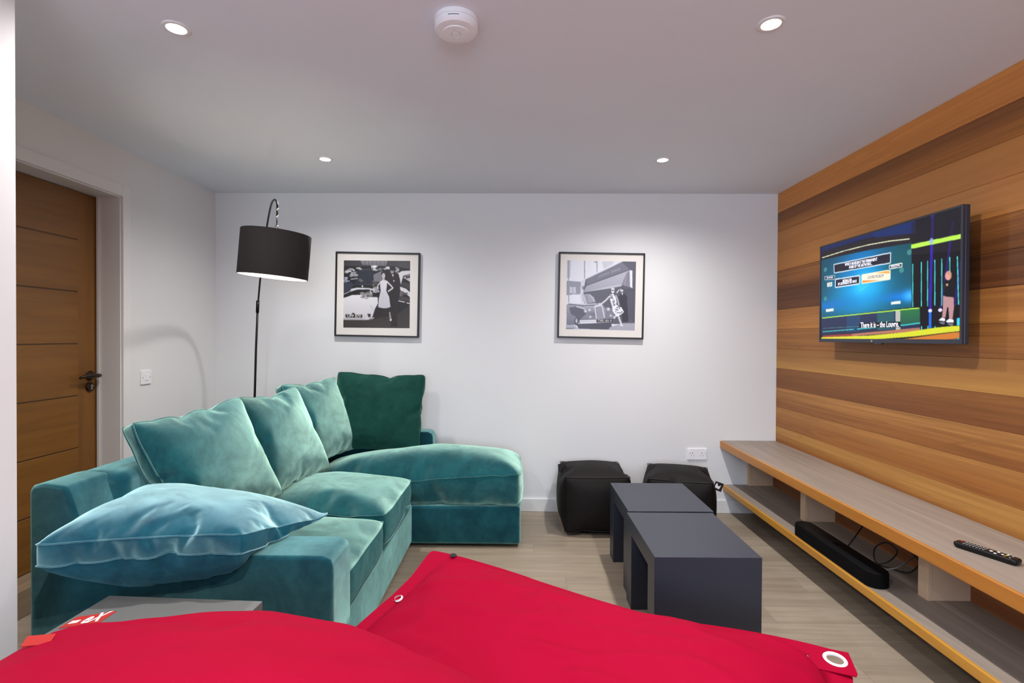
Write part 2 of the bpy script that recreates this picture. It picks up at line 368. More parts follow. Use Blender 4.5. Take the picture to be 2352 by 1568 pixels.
# ------------------------------------------------------------------ colour raster for prints and screen
class Raster:
    def __init__(s, w, h, bg): s.S = 2; s.w = w*s.S; s.h = h*s.S; s.a = np.zeros((s.h, s.w, 3)); s.a[:] = bg
    def mask(s, pts):
        pts = [(x*s.w, y*s.h) for x, y in pts]
        xs = [p[0] for p in pts]; ys = [p[1] for p in pts]
        x0, x1 = max(0, int(min(xs))), min(s.w, int(max(xs))+2); y0, y1 = max(0, int(min(ys))), min(s.h, int(max(ys))+2)
        if x1 <= x0 or y1 <= y0: return None
        gx, gy = np.meshgrid(np.arange(x0, x1)+.5, np.arange(y0, y1)+.5); ins = np.zeros(gx.shape, bool)
        j = len(pts)-1
        for i in range(len(pts)):
            xi, yi = pts[i]; xj, yj = pts[j]
            if yi != yj:
                c = ((yi > gy) != (yj > gy)) & (gx < (xj-xi)*(gy-yi)/(yj-yi)+xi); ins ^= c
            j = i
        return (slice(y0, y1), slice(x0, x1)), ins
    def poly(s, pts, c, alpha=1.0, c2=None):
        r = s.mask(pts)
        if r is None: return
        sl, ins = r; reg = s.a[sl]; c = np.array(c, float)
        if c2 is not None:
            t = np.linspace(0, 1, reg.shape[0])[:, None, None]; cc = c*(1-t)+np.array(c2, float)*t; cc = np.broadcast_to(cc, reg.shape)
            reg[ins] = reg[ins]*(1-alpha)+cc[ins]*alpha
        else: reg[ins] = reg[ins]*(1-alpha)+c*alpha
    def line(s, pts, wd, c, alpha=1.0):
        asp = s.w/s.h
        for (x0, y0), (x1, y1) in zip(pts, pts[1:]):
            dx, dy = (x1-x0)*asp, y1-y0; L = math.hypot(dx, dy) or 1e-6; nx, ny = -dy/L*wd/2/asp, dx/L*wd/2
            s.poly([(x0+nx, y0+ny), (x1+nx, y1+ny), (x1-nx, y1-ny), (x0-nx, y0-ny)], c, alpha)
    def ell(s, cx, cy, rx, ry, c, alpha=1.0, c2=None):
        s.poly([(cx+rx*math.cos(2*PI*k/24), cy+ry*math.sin(2*PI*k/24)) for k in range(24)], c, alpha, c2)
    def glow(s, cx, cy, rx, ry, c, k=1.0):
        gx, gy = np.meshgrid((np.arange(s.w)+.5)/s.w, (np.arange(s.h)+.5)/s.h)
        g = np.exp(-(((gx-cx)/rx)**2+((gy-cy)/ry)**2))[..., None]*k
        s.a = s.a*(1-np.clip(g, 0, 1))+np.array(c, float)*np.clip(g, 0, 1)
    def blur(s, n=1):
        for _ in range(n):
            p = np.pad(s.a, ((1, 1), (1, 1), (0, 0)), 'edge'); s.a = (p[:-2, 1:-1]+p[2:, 1:-1]+p[1:-1, :-2]+p[1:-1, 2:]+2*p[1:-1, 1:-1])/6
    def mesh(s, name, origin, U, V, mat, parent):
        """origin = top left corner, U/V = full edge vectors (V downwards)"""
        a = s.a.reshape(s.h//2, 2, s.w//2, 2, 3).mean((1, 3)); h, w = a.shape[:2]
        nx, ny = w, h; origin, U, V = Vector(origin), Vector(U), Vector(V)
        vs = [origin+U*(i/(nx-1))+V*(j/(ny-1)) for j in range(ny) for i in range(nx)]
        fs = [(j*nx+i, (j+1)*nx+i, (j+1)*nx+i+1, j*nx+i+1) for j in range(ny-1) for i in range(nx-1)]
        o = link(name, vs, fs, mat)
        c = np.clip(a/255.0, 0, 1); l_ = np.where(c <= 0.04045, c/12.92, ((c+0.055)/1.055)**2.4)
        al = np.ones((h, w, 1)); at = o.data.color_attributes.new('art', 'FLOAT_COLOR', 'POINT')
        at.data.foreach_set('color', np.concatenate([l_, al], 2).astype(np.float32).ravel())
        return adopt(o, parent)
def cushion_topology(w, d, b, n, flange=0.0, flange_rings=0):
    """Closed grid box: top, bottom and border strip; optional flat single-layer flange ring round the seam."""
    m = max(4, int(round(n * d / w))); k = max(1, int(round(b / (w / n)))) if b > 0 else 1
    V = []; F = []; idx = {}
    def vid(p):
        key = (round(p[0], 5), round(p[1], 5), round(p[2], 5))
        if key not in idx:
            idx[key] = len(V); V.append(p)
        return idx[key]
    xs = [-w/2 + w*i/n for i in range(n+1)]; ys = [-d/2 + d*j/m for j in range(m+1)]
    zs = [-b/2 + b*i/k for i in range(k+1)] if b > 0 else [0.0]
    for fl, s in ((0, 1), (1, -1)):
        def zz(i, j):
            if b > 0: return s*b/2
            return 0.0 if i in (0, n) or j in (0, m) else s*0.004
        for i in range(n):
            for j in range(m):
                q = [vid((xs[a], ys[c], zz(a, c))) for a, c in ((i, j), (i+1, j), (i+1, j+1), (i, j+1))]
                F.append(q[::-1] if fl else q)
    if b > 0:
        for a in range(k):
            z0, z1 = zs[a], zs[a+1]
            for i in range(n):
                x0, x1 = xs[i], xs[i+1]
                F.append([vid((x0, ys[0], z0)), vid((x1, ys[0], z0)), vid((x1, ys[0], z1)), vid((x0, ys[0], z1))])
                F.append([vid((x0, ys[-1], z0)), vid((x0, ys[-1], z1)), vid((x1, ys[-1], z1)), vid((x1, ys[-1], z0))])
            for j in range(m):
                y0, y1 = ys[j], ys[j+1]
                F.append([vid((xs[0], y0, z0)), vid((xs[0], y0, z1)), vid((xs[0], y1, z1)), vid((xs[0], y1, z0))])
                F.append([vid((xs[-1], y0, z0)), vid((xs[-1], y1, z0)), vid((xs[-1], y1, z1)), vid((xs[-1], y0, z1))])
    nin = len(V)
    if flange > 0:
        ring = [(i, 0) for i in range(n)] + [(n, j) for j in range(m)] + [(i, m) for i in range(n, 0, -1)] + [(0, j) for j in range(m, 0, -1)]
        def out(i, j, r):
            f = flange*r/flange_rings
            return (xs[i]*(1+2*f/w), ys[j]*(1+2*f/d), 0.0)
        for r in range(flange_rings):
            for t in range(len(ring)):
                a = ring[t]; c = ring[(t+1) % len(ring)]
                F.append([vid(out(*a, r)), vid(out(*a, r+1)), vid(out(*c, r+1)), vid(out(*c, r))])
    return V, F, nin

# width, depth, border height, grid, flange, frames, pressure, shrink, seed, bending
SHAPES = {
    'back_a': (.64, .54, .07, 32, 0, 42, 3.0, -.08, 11, .3),
    'back_b': (.62, .54, .07, 32, 0, 42, 3.0, -.10, 22, .3),
    'back_c': (.62, .54, .07, 32, 0, 42, 3.2, -.10, 33, .3),
    'back_d': (.62, .54, .07, 32, 0, 42, 2.6, -.12, 44, .3),
    'pillow': (.70, .58, .065, 52, 0, 44, 4.0, -.12, 55, .12),
    'seat': (.66, .82, .15, 26, 0, 38, 1.6, -.03, 66, 2),
    'chaise': (1.42, .64, .16, 46, 0, 38, 2.0, -.03, 77, 1.5),
    'cube': (.46, .46, .42, 18, 0, 36, 1.8, -.05, 88, 1.5),
    'bag_a': (1.42, 1.30, 0, 44, .05, 52, 1.6, -.05, 99, .8),
    'bag_b': (1.45, 1.35, 0, 40, .05, 52, 1.6, -.03, 111, .8),
}
RELAXED = {}
def relaxed(key):
    """let Blender's cloth solver inflate the flat pattern, then keep the vertex places"""
    if key in RELAXED: return RELAXED[key]
    w, d, b, n, fl, frames, pr, sh, seed, bend = SHAPES[key]
    V, F, nin = cushion_topology(w, d, b, n, fl, 2 if fl else 0)
    start = [(v[0], v[1], v[2]+.006*noise.noise(Vector((v[0]*9+seed, v[1]*9, v[2]*9)))) for v in V]
    me = bpy.data.meshes.new('pattern'); me.from_pydata(start, [], F); me.update()
    o = bpy.data.objects.new('pattern', me); COL.objects.link(o)
    md = o.modifiers.new('cloth', 'CLOTH'); s = md.settings
    s.quality = 6; s.mass = .2; s.use_pressure = True; s.uniform_pressure_force = pr
    s.tension_stiffness = 15; s.compression_stiffness = 15; s.shear_stiffness = 5; s.bending_stiffness = bend
    s.tension_damping = 10; s.compression_damping = 10; s.shear_damping = 10; s.air_damping = 8
    s.effector_weights.gravity = 0; s.shrink_min = sh
    if fl:
        g = o.vertex_groups.new(name='inner'); g.add(list(range(nin)), 1, 'REPLACE'); s.vertex_group_pressure = 'inner'
    md.collision_settings.use_collision = False
    SC.frame_start = 1; SC.frame_end = frames+2; md.point_cache.frame_start = 1; md.point_cache.frame_end = frames+2
    for f in range(1, frames+1): SC.frame_set(f)
    ev = o.evaluated_get(bpy.context.evaluated_depsgraph_get())
    co = np.array([v.co[:] for v in ev.data.vertices]); co -= (co.max(0)+co.min(0))/2
    bpy.data.objects.remove(o); bpy.data.meshes.remove(me); SC.frame_set(1); SC.frame_end = 1
    RELAXED[key] = (co, V, F, nin)
    return RELAXED[key]
for _k in SHAPES: relaxed(_k)

# ------------------------------------------------------------------ inflated fabric things
def cushion(name, key, c, u, v, mat, label, cat, group=None, st=1.0, sb=1.0, su=1.0, sv=1.0, flip=False, warp=None, seam=True, seam_mat=None, subsurf=1, rest=.3, corner=.05, border=None, under=False):
    co, V, F, nin = relaxed(key); co = co.copy()
    w, d, b = SHAPES[key][:3]
    VA = np.array(V)
    co[:, :2] = co[:, :2]*(1-rest)+VA[:, :2]*rest
    e = (np.abs(VA[:, 0])*2/w*np.abs(VA[:, 1])*2/d)**5; co[:, :2] *= (1-corner*e)[:, None]      # softer corners
    if flip: co[:, 0] *= -1; co[:, 1] *= -1
    co[:, 2] = np.where(co[:, 2] > 0, co[:, 2]*st, co[:, 2]*sb); co[:, 0] *= su; co[:, 1] *= sv
    if warp: co = np.array([warp(*p) for p in co])
    root = thing(name, label, cat, c, group)
    m = frame_mtx(c, u, v); inv = Matrix.Translation(c).inverted()
    L = inv @ m
    pts = [L @ Vector(p) for p in co]
    o = link('cover', pts, F, mat, None, True); o.parent = root
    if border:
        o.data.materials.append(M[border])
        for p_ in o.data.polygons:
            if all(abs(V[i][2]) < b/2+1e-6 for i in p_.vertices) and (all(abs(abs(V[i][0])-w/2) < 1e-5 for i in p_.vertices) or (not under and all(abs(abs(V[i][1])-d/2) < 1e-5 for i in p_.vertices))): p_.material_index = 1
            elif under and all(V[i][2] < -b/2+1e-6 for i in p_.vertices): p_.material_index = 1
    if subsurf: s = o.modifiers.new('smooth', 'SUBSURF'); s.levels = 1; s.render_levels = 1
    if seam and b > 0:
        # piping follows the top and bottom seams
        n_ = SHAPES[key][3]; mm = max(4, int(round(n_*d/w)))
        def near_key(x, y, z): return int(np.argmin(((VA-np.array((x, y, z)))**2).sum(1)))
        for s_ in (1, -1):
            ring = [(-w/2+w*i/n_, -d/2) for i in range(n_)] + [(w/2, -d/2+d*j/mm) for j in range(mm)] + [(w/2-w*i/n_, d/2) for i in range(n_)] + [(-w/2, d/2-d*j/mm) for j in range(mm)]
            ps = [pts[near_key(x, y, s_*b/2)] for x, y in ring]
            bm = bmesh.new(); add_tube(bm, ps, 0.0022, 6, True); p_ = bm_link('piping', bm, seam_mat or mat, None, True); p_.parent = root
    return root

# ================================================================== THE ROOM
XL, XR, YB, ZC = -2.30, 1.946, 3.852, 2.40
YF = -2.6
XP = -1.452                                   # face of the near partition
fl = box('floor', -3.2, XR+0.3, YF-0.2, YB+0.2, -0.1, 0, 'floor', bev=0); structure(fl)
ce = box('ceiling', -3.2, XR+0.3, YF-0.2, YB+0.2, ZC, ZC+0.1, 'ceiling', bev=0); structure(ce)
structure(box('wall_back', XL-0.3, XR+0.3, YB, YB+0.15, 0, ZC, 'wall', bev=0))
# left wall with the door opening
DY1 = onX(275.5, 600, XL).y; DY0 = DY1 - 0.88; DZ = 2.113; RX = -2.433
bm = bmesh.new()
add_box(bm, XL-0.3, XL, DY1, YB+0.02, 0, ZC); add_box(bm, XL-0.3, XL, DY0, DY1, DZ, ZC); add_box(bm, XL-0.3, XL, 1.2, DY0, 0, ZC)
structure(bm_link('wall_left', bm, 'wall'))
structure(box('wall_partition', XP-0.12, XP, YF, onX(37.5, 600, XP).y, 0, ZC, 'wall', bev=0.002))
structure(box('wall_side', XL-0.3, XP-0.12, 1.1, 1.2, 0, ZC, 'wall', bev=0))
# wall behind the viewpoint, with a window opening that lets the daylight in
bm = bmesh.new()
add_box(bm, XP-0.2, XR+0.3, YF-0.15, YF, 0, 0.85); add_box(bm, XP-0.2, XR+0.3, YF-0.15, YF, 2.15, ZC)
add_box(bm, XP-0.2, -0.9, YF-0.15, YF, 0.85, 2.15); add_box(bm, 1.3, XR+0.3, YF-0.15, YF, 0.85, 2.15)
structure(bm_link('wall_front', bm, 'wall'))
bm = bmesh.new()
for x0, x1, z0, z1 in ((-0.9, -0.84, .85, 2.15), (1.24, 1.3, .85, 2.15), (-0.9, 1.3, .85, .91), (-0.9, 1.3, 2.09, 2.15), (.17, .23, .85, 2.15)):
    add_box(bm, x0, x1, YF-0.1, YF-0.04, z0, z1, 0.004)
win = structure(bm_link('window_1', bm, 'gloss'))
# cladded right wall: separate boards with fine V joints
bm = bmesh.new(); k = 0; z = ZC
while z > 0.001:
    z1 = max(0, z-0.145); add_box(bm, XR, XR+0.02, YF, YB-0.001, z1+0.0003, z-0.0003, 0.0012, 1); z = z1
add_box(bm, XR+0.02, XR+0.2, YF, YB+0.02, 0, ZC)
structure(bm_link('wall_right', bm, 'cladding'))
# skirting
def skirting(name, pts):
    bm = bmesh.new()
    for (x0, x1, y0, y1) in pts:
        add_box(bm, x0, x1, y0, y1, 0, 0.098, 0.003)
    return structure(bm_link(name, bm, 'gloss'))
skirting('baseboard_back', [(XL, XR-0.001, YB-0.016, YB)])
skirting('baseboard_left', [(XL, XL+0.016, DY1+0.075, YB-0.016)])
# door
DRY = DY1                                    # latch side
door = box('door_1', RX-0.04, RX, DRY-0.86, DRY-0.0, 0.133, DZ-0.002, 'oak_v', bev=0.002); structure(door)
# horizontal boards between the stiles, with grooves between them
sy1 = onX(178, 700, RX).y; panel = bpy.data.objects
bm = bmesh.new(); zs = [0.133] + [0.120+0.2872*i for i in range(7) if 0.120+0.2872*i > 0.15] + [DZ-0.002]
for a, b_ in zip(zs, zs[1:]):
    add_box(bm, RX-0.002, RX+0.0035, DRY-0.74, sy1, a+0.0028, b_-0.0028, 0.002, 1)
pn = bm_link('door_panel', bm, 'oak_h', door)
bm = bmesh.new(); 
for z0 in zs[1:-1]: add_box(bm, RX-0.001, RX+0.0008, DRY-0.74, sy1, z0-0.0035, z0+0.0035)
gr = bm_link('groove', bm, make_wood('groove_shadow_oak', (84, 56, 26), (66, 42, 18), 1), door)
# lever handle and lock
hp = onX(205, 862, RX); kp = onX(205, 888, RX)
hd = lathe('door_handle', [(0.026, 0.0), (0.027, 0.004), (0.024, 0.009), (0.012, 0.012), (0.010, 0.045), (0.012, 0.05)], (RX+0.004, hp.y, hp.z), 'bronze', door, 'X', 32)
bm = bmesh.new(); add_tube(bm, [(RX+0.05, hp.y+0.012, hp.z), (RX+0.054, hp.y-0.01, hp.z), (RX+0.054, hp.y-0.05, hp.z+0.003), (RX+0.050, hp.y-0.085, hp.z+0.001), (RX+0.046, hp.y-0.115, hp.z-0.006)], [0.011, 0.012, 0.011, 0.009, 0.006], 14)
bm_link('lever', bm, 'bronze', hd, True)
es = lathe('lock', [(0.026, 0.0), (0.027, 0.004), (0.022, 0.009), (0.0205, 0.0085)], (RX+0.004, kp.y, kp.z), 'bronze', door, 'X', 32)
bm = bmesh.new(); add_lathe(bm, [(0.0095, 0.0), (0.0095, 0.012)], (RX+0.005, kp.y, kp.z+0.004), 'X', 20); add_box(bm, RX+0.005, RX+0.016, kp.y-0.006, kp.y+0.006, kp.z-0.014, kp.z+0.002, 0.001)
bm_link('keyhole', bm, 'chrome', es)
box('keyway', RX+0.016, RX+0.0175, kp.y-0.0015, kp.y+0.0015, kp.z-0.006, kp.z+0.009, 'black_plastic', es, 0)
# lining and architrave
bm = bmesh.new(); 
add_box(bm, RX-0.04, XL+0.001, DY1-0.0005, DY1+0.03, 0.13, DZ, 0.001); add_box(bm, RX-0.04, XL+0.001, DY0, DY1+0.03, DZ-0.0005, DZ+0.03, 0.001)
add_box(bm, RX+0.004, RX+0.018, DY1-0.012, DY1, 0.133, DZ, 0.001)
structure(bm_link('trim_1', bm, 'gloss'))
bm = bmesh.new(); aw = 0.07
add_box(bm, XL-0.002, XL+0.016, DY1+0.006, DY1+aw, 0, DZ+aw, 0.004); add_box(bm, XL-0.002, XL+0.016, DY0, DY1+0.006, DZ+0.006, DZ+aw, 0.004)
structure(bm_link('trim_2', bm, 'gloss'))
st = box('trim_3', RX-0.3, XL+0.004, DY0, DY1, 0.0, 0.131, 'step', bev=0.004); structure(st)

# ================================================================== CEILING FITTINGS
LIGHTS = [(onZ(405, 63, ZC), 'bright recessed downlight at the left of the ceiling, nearer row'), (onZ(1771, 53, ZC), 'bright recessed downlight at the right of the ceiling, nearer row'),
          (onZ(747, 364, ZC), 'recessed downlight in the ceiling above the drum shade lamp and left picture'), (onZ(1522, 366, ZC), 'recessed downlight in the ceiling in front of the right picture')]
def downlight(p, label, group):
    t = thing('downlight', label, 'ceiling light', (p.x, p.y, ZC), group)
    P_(t, lathe('trim_ring', [(0.030, -0.001), (0.032, -0.006), (0.041, -0.005), (0.045, 0.0)], (p.x, p.y, ZC), 'gloss', None, 'Z', 40, False))
    P_(t, lathe('lens', [(0.001, -0.005), (0.018, -0.0055), (0.031, -0.003)], (p.x, p.y, ZC), 'lens', None, 'Z', 32, False))
    l = bpy.data.lights.new('spot', 'SPOT'); l.energy = SPOT_W*(0.8 if p.x < -1 else 1.0); l.spot_size = R(SPOT_A); l.spot_blend = 1.0; l.shadow_soft_size = 0.028; l.color = (1.0, 0.975, 0.955)
    lo = bpy.data.objects.new('spot', l); COL.objects.link(lo); lo.location = (p.x, p.y, ZC-0.012)
    P_(t, lo)
SPOT_W, SPOT_A = 62, 158
for p, lb in LIGHTS: downlight(p, lb, 'recessed ceiling downlights')
for x in (-0.35, 0.87):
    for y in (0.43,):
        downlight(Vector((x, y, ZC)), 'recessed downlight in the ceiling behind the viewpoint', 'downlights behind the viewpoint')
# smoke detector
sp_ = onZ(1048, 60, ZC-0.02); sd = thing('smoke_detector', 'round white smoke detector on the ceiling between the two nearer downlights', 'smoke detector', (sp_.x, sp_.y, ZC))
c0 = (sp_.x, sp_.y, ZC)
P_(sd, lathe('base_plate', [(0.074, 0.0), (0.076, -0.004), (0.075, -0.014), (0.068, -0.016)], c0, 'plastic_w', None, 'Z', 64, False))
P_(sd, lathe('cover', [(0.070, -0.014), (0.0745, -0.018), (0.0745, -0.032), (0.068, -0.040), (0.050, -0.044), (0.046, -0.0435), (0.044, -0.047), (0.018, -0.049), (0.016, -0.046), (0.001, -0.046)], c0, 'plastic_w', None, 'Z', 64, False, sharp=20))
P_(sd, lathe('test_button', [(0.0145, -0.044), (0.014, -0.049), (0.001, -0.0495)], c0, 'plastic_w', None, 'Z', 32, False))
P_(sd, lathe('indicator_light', [(0.0018, -0.046), (0.0015, -0.0485), (0.0002, -0.049)], (sp_.x-0.004, sp_.y-0.026, ZC), 'plastic_g', None, 'Z', 12, False))
bm = bmesh.new()
for k in range(7):
    a = PI*1.5 + (k-3)*0.07; add_box(bm, -0.0028, 0.0028, 0.0735, 0.0752, -0.026, -0.0235, 0, 1, Matrix.Translation(c0) @ Matrix.Rotation(a-PI/2, 4, 'Z'))
P_(sd, bm_link('vent_slot', bm, 'plastic_g'))

# ================================================================== SWITCH, SOCKET
sw = onX(333.5, 866, XL); t = thing('light_switch', 'small white square switch plate on the left wall beside the door', 'switch', (XL, sw.y, sw.z))
P_(t, box('plate', XL, XL+0.009, sw.y-0.043, sw.y+0.043, sw.z-0.043, sw.z+0.043, 'plastic_w', bev=0.003))
P_(t, box('rocker', XL+0.008, XL+0.013, sw.y-0.012, sw.y+0.012, sw.z-0.018, sw.z+0.018, 'plastic_w', bev=0.001))
for d in (-0.03, 0.03): P_(t, lathe('screw', [(0.003, 0.0), (0.003, 0.001), (0.0005, 0.001)], (XL+0.009, sw.y+d, sw.z), 'plastic_g', None, 'X', 12, True))
so = onY(1600.5, 1042, YB); t = thing('double_socket', 'white double power socket low on the back wall above the right black cube', 'socket', (so.x, YB, so.z))
P_(t, box('plate', so.x-0.073, so.x+0.073, YB-0.010, YB, so.z-0.043, so.z+0.043, 'plastic_w', bev=0.003))
for sx in (-1, 1):
    P_(t, box('rocker', so.x+sx*0.058-0.005, so.x+sx*0.058+0.005, YB-0.0135, YB-0.009, so.z+0.008, so.z+0.03, 'plastic_w', bev=0.001))
    bm = bmesh.new(); x = so.x+sx*0.036; y = YB-0.0106
    add_box(bm, x-0.002, x+0.002, y, y+0.002, so.z+0.004, so.z+0.012); add_box(bm, x-0.0125, x-0.0075, y, y+0.002, so.z-0.012, so.z-0.009); add_box(bm, x+0.0075, x+0.0125, y, y+0.002, so.z-0.012, so.z-0.009)
    P_(t, bm_link('pin_holes', bm, 'black_plastic'))

# ================================================================== PICTURES
def picture(corners, inner, label, draw, res):
    """corners: pixel tl,tr,br,bl of the frame; inner: same of the print"""
    Y = YB-0.03; q = [onY(*c, Y) for c in corners]; c = sum(q, Vector())/4
    U = ((q[1]-q[0])+(q[2]-q[3]))/2; Vv = ((q[0]-q[3])+(q[1]-q[2]))/2; w = (U.length+Vv.length)/2; h = w*Vv.length/U.length*U.length/w
    w, h = U.length, Vv.length; ang = math.atan2(U.z, U.x)
    t = thing('framed_picture', label, 'picture', (c.x, YB, c.z), 'framed car photographs on the back wall')
    m = Matrix.Translation(c) @ Matrix.Rotation(-ang, 4, 'Y')
    bw, dp = 0.0125, 0.03; bm = bmesh.new()
    for x0, x1, z0, z1 in ((-w/2, -w/2+bw, -h/2, h/2), (w/2-bw, w/2, -h/2, h/2), (-w/2+bw, w/2-bw, -h/2, -h/2+bw), (-w/2+bw, w/2-bw, h/2-bw, h/2)):
        add_box(bm, x0, x1, 0, dp-0.001, z0, z1, 0.0015, 1, m)
    P_(t, bm_link('frame', bm, 'frame'))
    P_(t, box('mat', -w/2+bw, w/2-bw, 0.010, 0.014, -h/2+bw, h/2-bw, 'mat', bev=0, mtx=m))
    Yp = YB-0.0205; i = [onY(*c_, Yp) for c_ in inner]
    def uv(px, py):
        p = onY(px, py, Yp); A = i[0]; Ux = (i[1]-i[0]); Vx = (i[3]-i[0]); dd = p-A
        det = Ux.x*Vx.z-Ux.z*Vx.x; return ((dd.x*Vx.z-dd.z*Vx.x)/det, (Ux.x*dd.z-Ux.z*dd.x)/det)
    r = Raster(res, res, (40, 40, 42)); draw(r, uv); r.blur(2)
    r.mesh('print', i[0], i[1]-i[0], i[3]-i[0], 'print', t)
    return t
def draw_left(r, uv):
    def C(*pts): return [uv(750+x/6.817, 560+y/6.817) for x, y in pts]
    k = 1/1040
    r.a[:] = (30, 29, 32)
    r.poly(C((262, 250), (1310, 250), (1310, 350), (262, 350)), (60, 58, 62)); r.poly(C((520, 250), (960, 250), (930, 350), (560, 330)), (126, 124, 130), 1, (100, 98, 104)); r.poly(C((1100, 262), (1312, 262), (1312, 400), (1120, 360)), (70, 68, 70))
    for x in range(300, 1300, 60): r.line(C((x, 262), (x+6, 340)), .006, (44, 42, 46), .6)
    def blob(cx, cy, rx, ry, c, n=10, seed=0):
        rd = random.Random(seed)
        for _ in range(n):
            x, y = cx+rd.uniform(-rx, rx), cy+rd.uniform(-ry, ry); u, v = C((x, y))[0]; g = rd.uniform(.65, 1.15); r.ell(u, v, rd.uniform(.012, .035), rd.uniform(.006, .02), tuple(min(245, q*g) for q in c), .9)
    blob(380, 425, 75, 34, (190, 190, 196), 14, 1); blob(510, 390, 30, 10, (220, 220, 224), 5, 2); blob(430, 490, 45, 14, (160, 165, 172), 7, 3); blob(310, 560, 36, 34, (150, 156, 176), 10, 4); blob(740, 385, 34, 36, (210, 210, 214), 10, 5); blob(940, 380, 50, 22, (190, 190, 196), 10, 6); blob(860, 400, 40, 14, (120, 120, 124), 8, 7); blob(1110, 410, 30, 34, (170, 168, 170), 8, 8)
    r.poly(C((480, 410), (735, 410), (735, 620), (430, 640), (500, 500)), (38, 42, 54)); r.line(C((380, 555), (490, 540)), .012, (180, 184, 190)); r.poly(C((262, 620), (400, 600), (430, 650), (350, 720), (262, 790)), (52, 56, 70)); r.poly(C((735, 480), (870, 420), (880, 600), (740, 590)), (112, 110, 118)); r.line(C((500, 400), (730, 398)), .008, (90, 92, 100))
    blob(545, 570, 22, 18, (120, 116, 112), 5, 9); blob(750, 610, 34, 40, (110, 106, 104), 9, 10)
    r.line(C((440, 636), (830, 632)), .006, (90, 90, 96)); u, v = C((563, 662))[0]; r.ell(u, v, .012, .012, (225, 225, 228))
    r.poly(C((365, 770), (400, 700), (480, 684), (660, 690), (820, 720), (830, 760), (660, 712), (480, 716), (400, 740)), (196, 196, 202)); r.poly(C((390, 745), (480, 715), (660, 712), (800, 750), (800, 830), (500, 790), (300, 830), (262, 845), (262, 800)), (28, 26, 30))
    r.line(C((262, 792), (350, 752), (400, 700)), .012, (170, 172, 178)); blob(790, 715, 40, 34, (160, 160, 166), 14, 11)
    r.poly(C((255, 848), (330, 826), (400, 800), (540, 795), (640, 830), (800, 834), (806, 930), (762, 1010), (735, 1090), (712, 1160), (600, 1192), (255, 1186)), (214, 212, 216), 1, (190, 188, 192))
    r.line(C((690, 960), (740, 1040)), .02, (170, 168, 172), .5); r.poly(C((735, 1090), (812, 1000), (812, 1150), (700, 1200)), (34, 30, 30))
    blob(630, 812, 72, 42, (150, 146, 146), 22, 12); blob(680, 770, 26, 24, (130, 128, 128), 6, 13); r.line(C((684, 720), (700, 780)), .008, (200, 198, 200))
    r.poly(C((300, 1100), (388, 1102), (420, 1072), (450, 1102), (562, 1104), (560, 1156), (300, 1150)), (40, 38, 42)); r.poly(C((640, 1092), (690, 1092), (690, 1146), (655, 1144)), (50, 46, 50)); r.line(C((262, 1172), (600, 1182)), .012, (150, 146, 148)); r.line(C((630, 1186), (700, 1180), (745, 1148)), .014, (180, 178, 182)); r.line(C((600, 1110), (600, 1180)), .006, (150, 148, 150))
    r.poly(C((255, 1192), (600, 1196), (800, 1160), (1110, 1100), (1305, 940), (1305, 1335), (255, 1315)), (48, 42, 42), 1, (60, 54, 52))
    # cars on the right
    r.poly(C((1110, 462), (1180, 426), (1310, 418), (1310, 470), (1200, 500), (1160, 640), (1145, 540)), (206, 204, 206)); r.poly(C((1200, 530), (1240, 498), (1310, 480), (1310, 600), (1250, 560)), (180, 178, 180)); r.poly(C((1230, 505), (1310, 492), (1310, 530), (1240, 545)), (70, 66, 68)); r.poly(C((1170, 600), (1310, 620), (1310, 720), (1160, 650)), (60, 56, 56))
    r.poly(C((1150, 668), (1240, 700), (1310, 760), (1310, 840), (1230, 770), (1140, 715)), (205, 203, 206)); blob(1190, 780, 55, 34, (110, 104, 104), 14, 14); r.poly(C((1110, 800), (1300, 850), (1300, 910), (1100, 870)), (64, 56, 54)); r.line(C((1098, 884), (1225, 912)), .012, (220, 218, 218)); r.line(C((1250, 922), (1300, 932)), .014, (210, 208, 208))
    # man in a dark suit
    r.poly(C((990, 450), (1080, 440), (1130, 480), (1150, 600), (1150, 760), (1120, 900), (1105, 1100), (1110, 1290), (1010, 1290), (1000, 1060), (960, 900), (930, 560)), (36, 31, 32)); u, v = C((1026, 424))[0]; r.ell(u, v, .026, .042, (150, 140, 138)); r.ell(u+.004, v-.028, .032, .022, (26, 24, 26)); r.line([(u-.016, v-.004), (u+.014, v-.002)], .008, (60, 54, 54)); r.poly(C((1020, 478), (1054, 480), (1038, 520)), (200, 198, 200)); r.poly(C((1040, 568), (1066, 572), (1060, 590), (1044, 590)), (200, 196, 196))
    # woman in a light dress
    r.ell(*C((893, 466))[0], .036, .034, (34, 30, 32)); u, v = C((893, 500))[0]; r.ell(u, v, .023, .040, (198, 190, 190)); r.line([(u-.015, v-.010), (u+.015, v-.010)], .007, (80, 70, 72)); r.line([(u-.008, v+.020), (u+.008, v+.020)], .006, (110, 90, 92)); r.poly(C((878, 530), (908, 530), (912, 570), (874, 572)), (176, 168, 168))
    r.line(C((936, 580), (1040, 690), (960, 745)), .022, (196, 190, 192)); r.line(C((858, 585), (802, 650), (800, 700)), .020, (190, 184, 186))
    r.poly(C((862, 572), (930, 568), (950, 590), (944, 660), (934, 735), (980, 830), (1000, 985), (950, 1004), (880, 1005), (808, 990), (818, 860), (848, 735), (838, 650), (845, 595)), (206, 204, 210), 1, (184, 182, 190))
    for x0, x1 in ((870, 850), (890, 900), (915, 950)): r.line(C((x0, 760), (x1, 985)), .006, (160, 158, 168), .6)
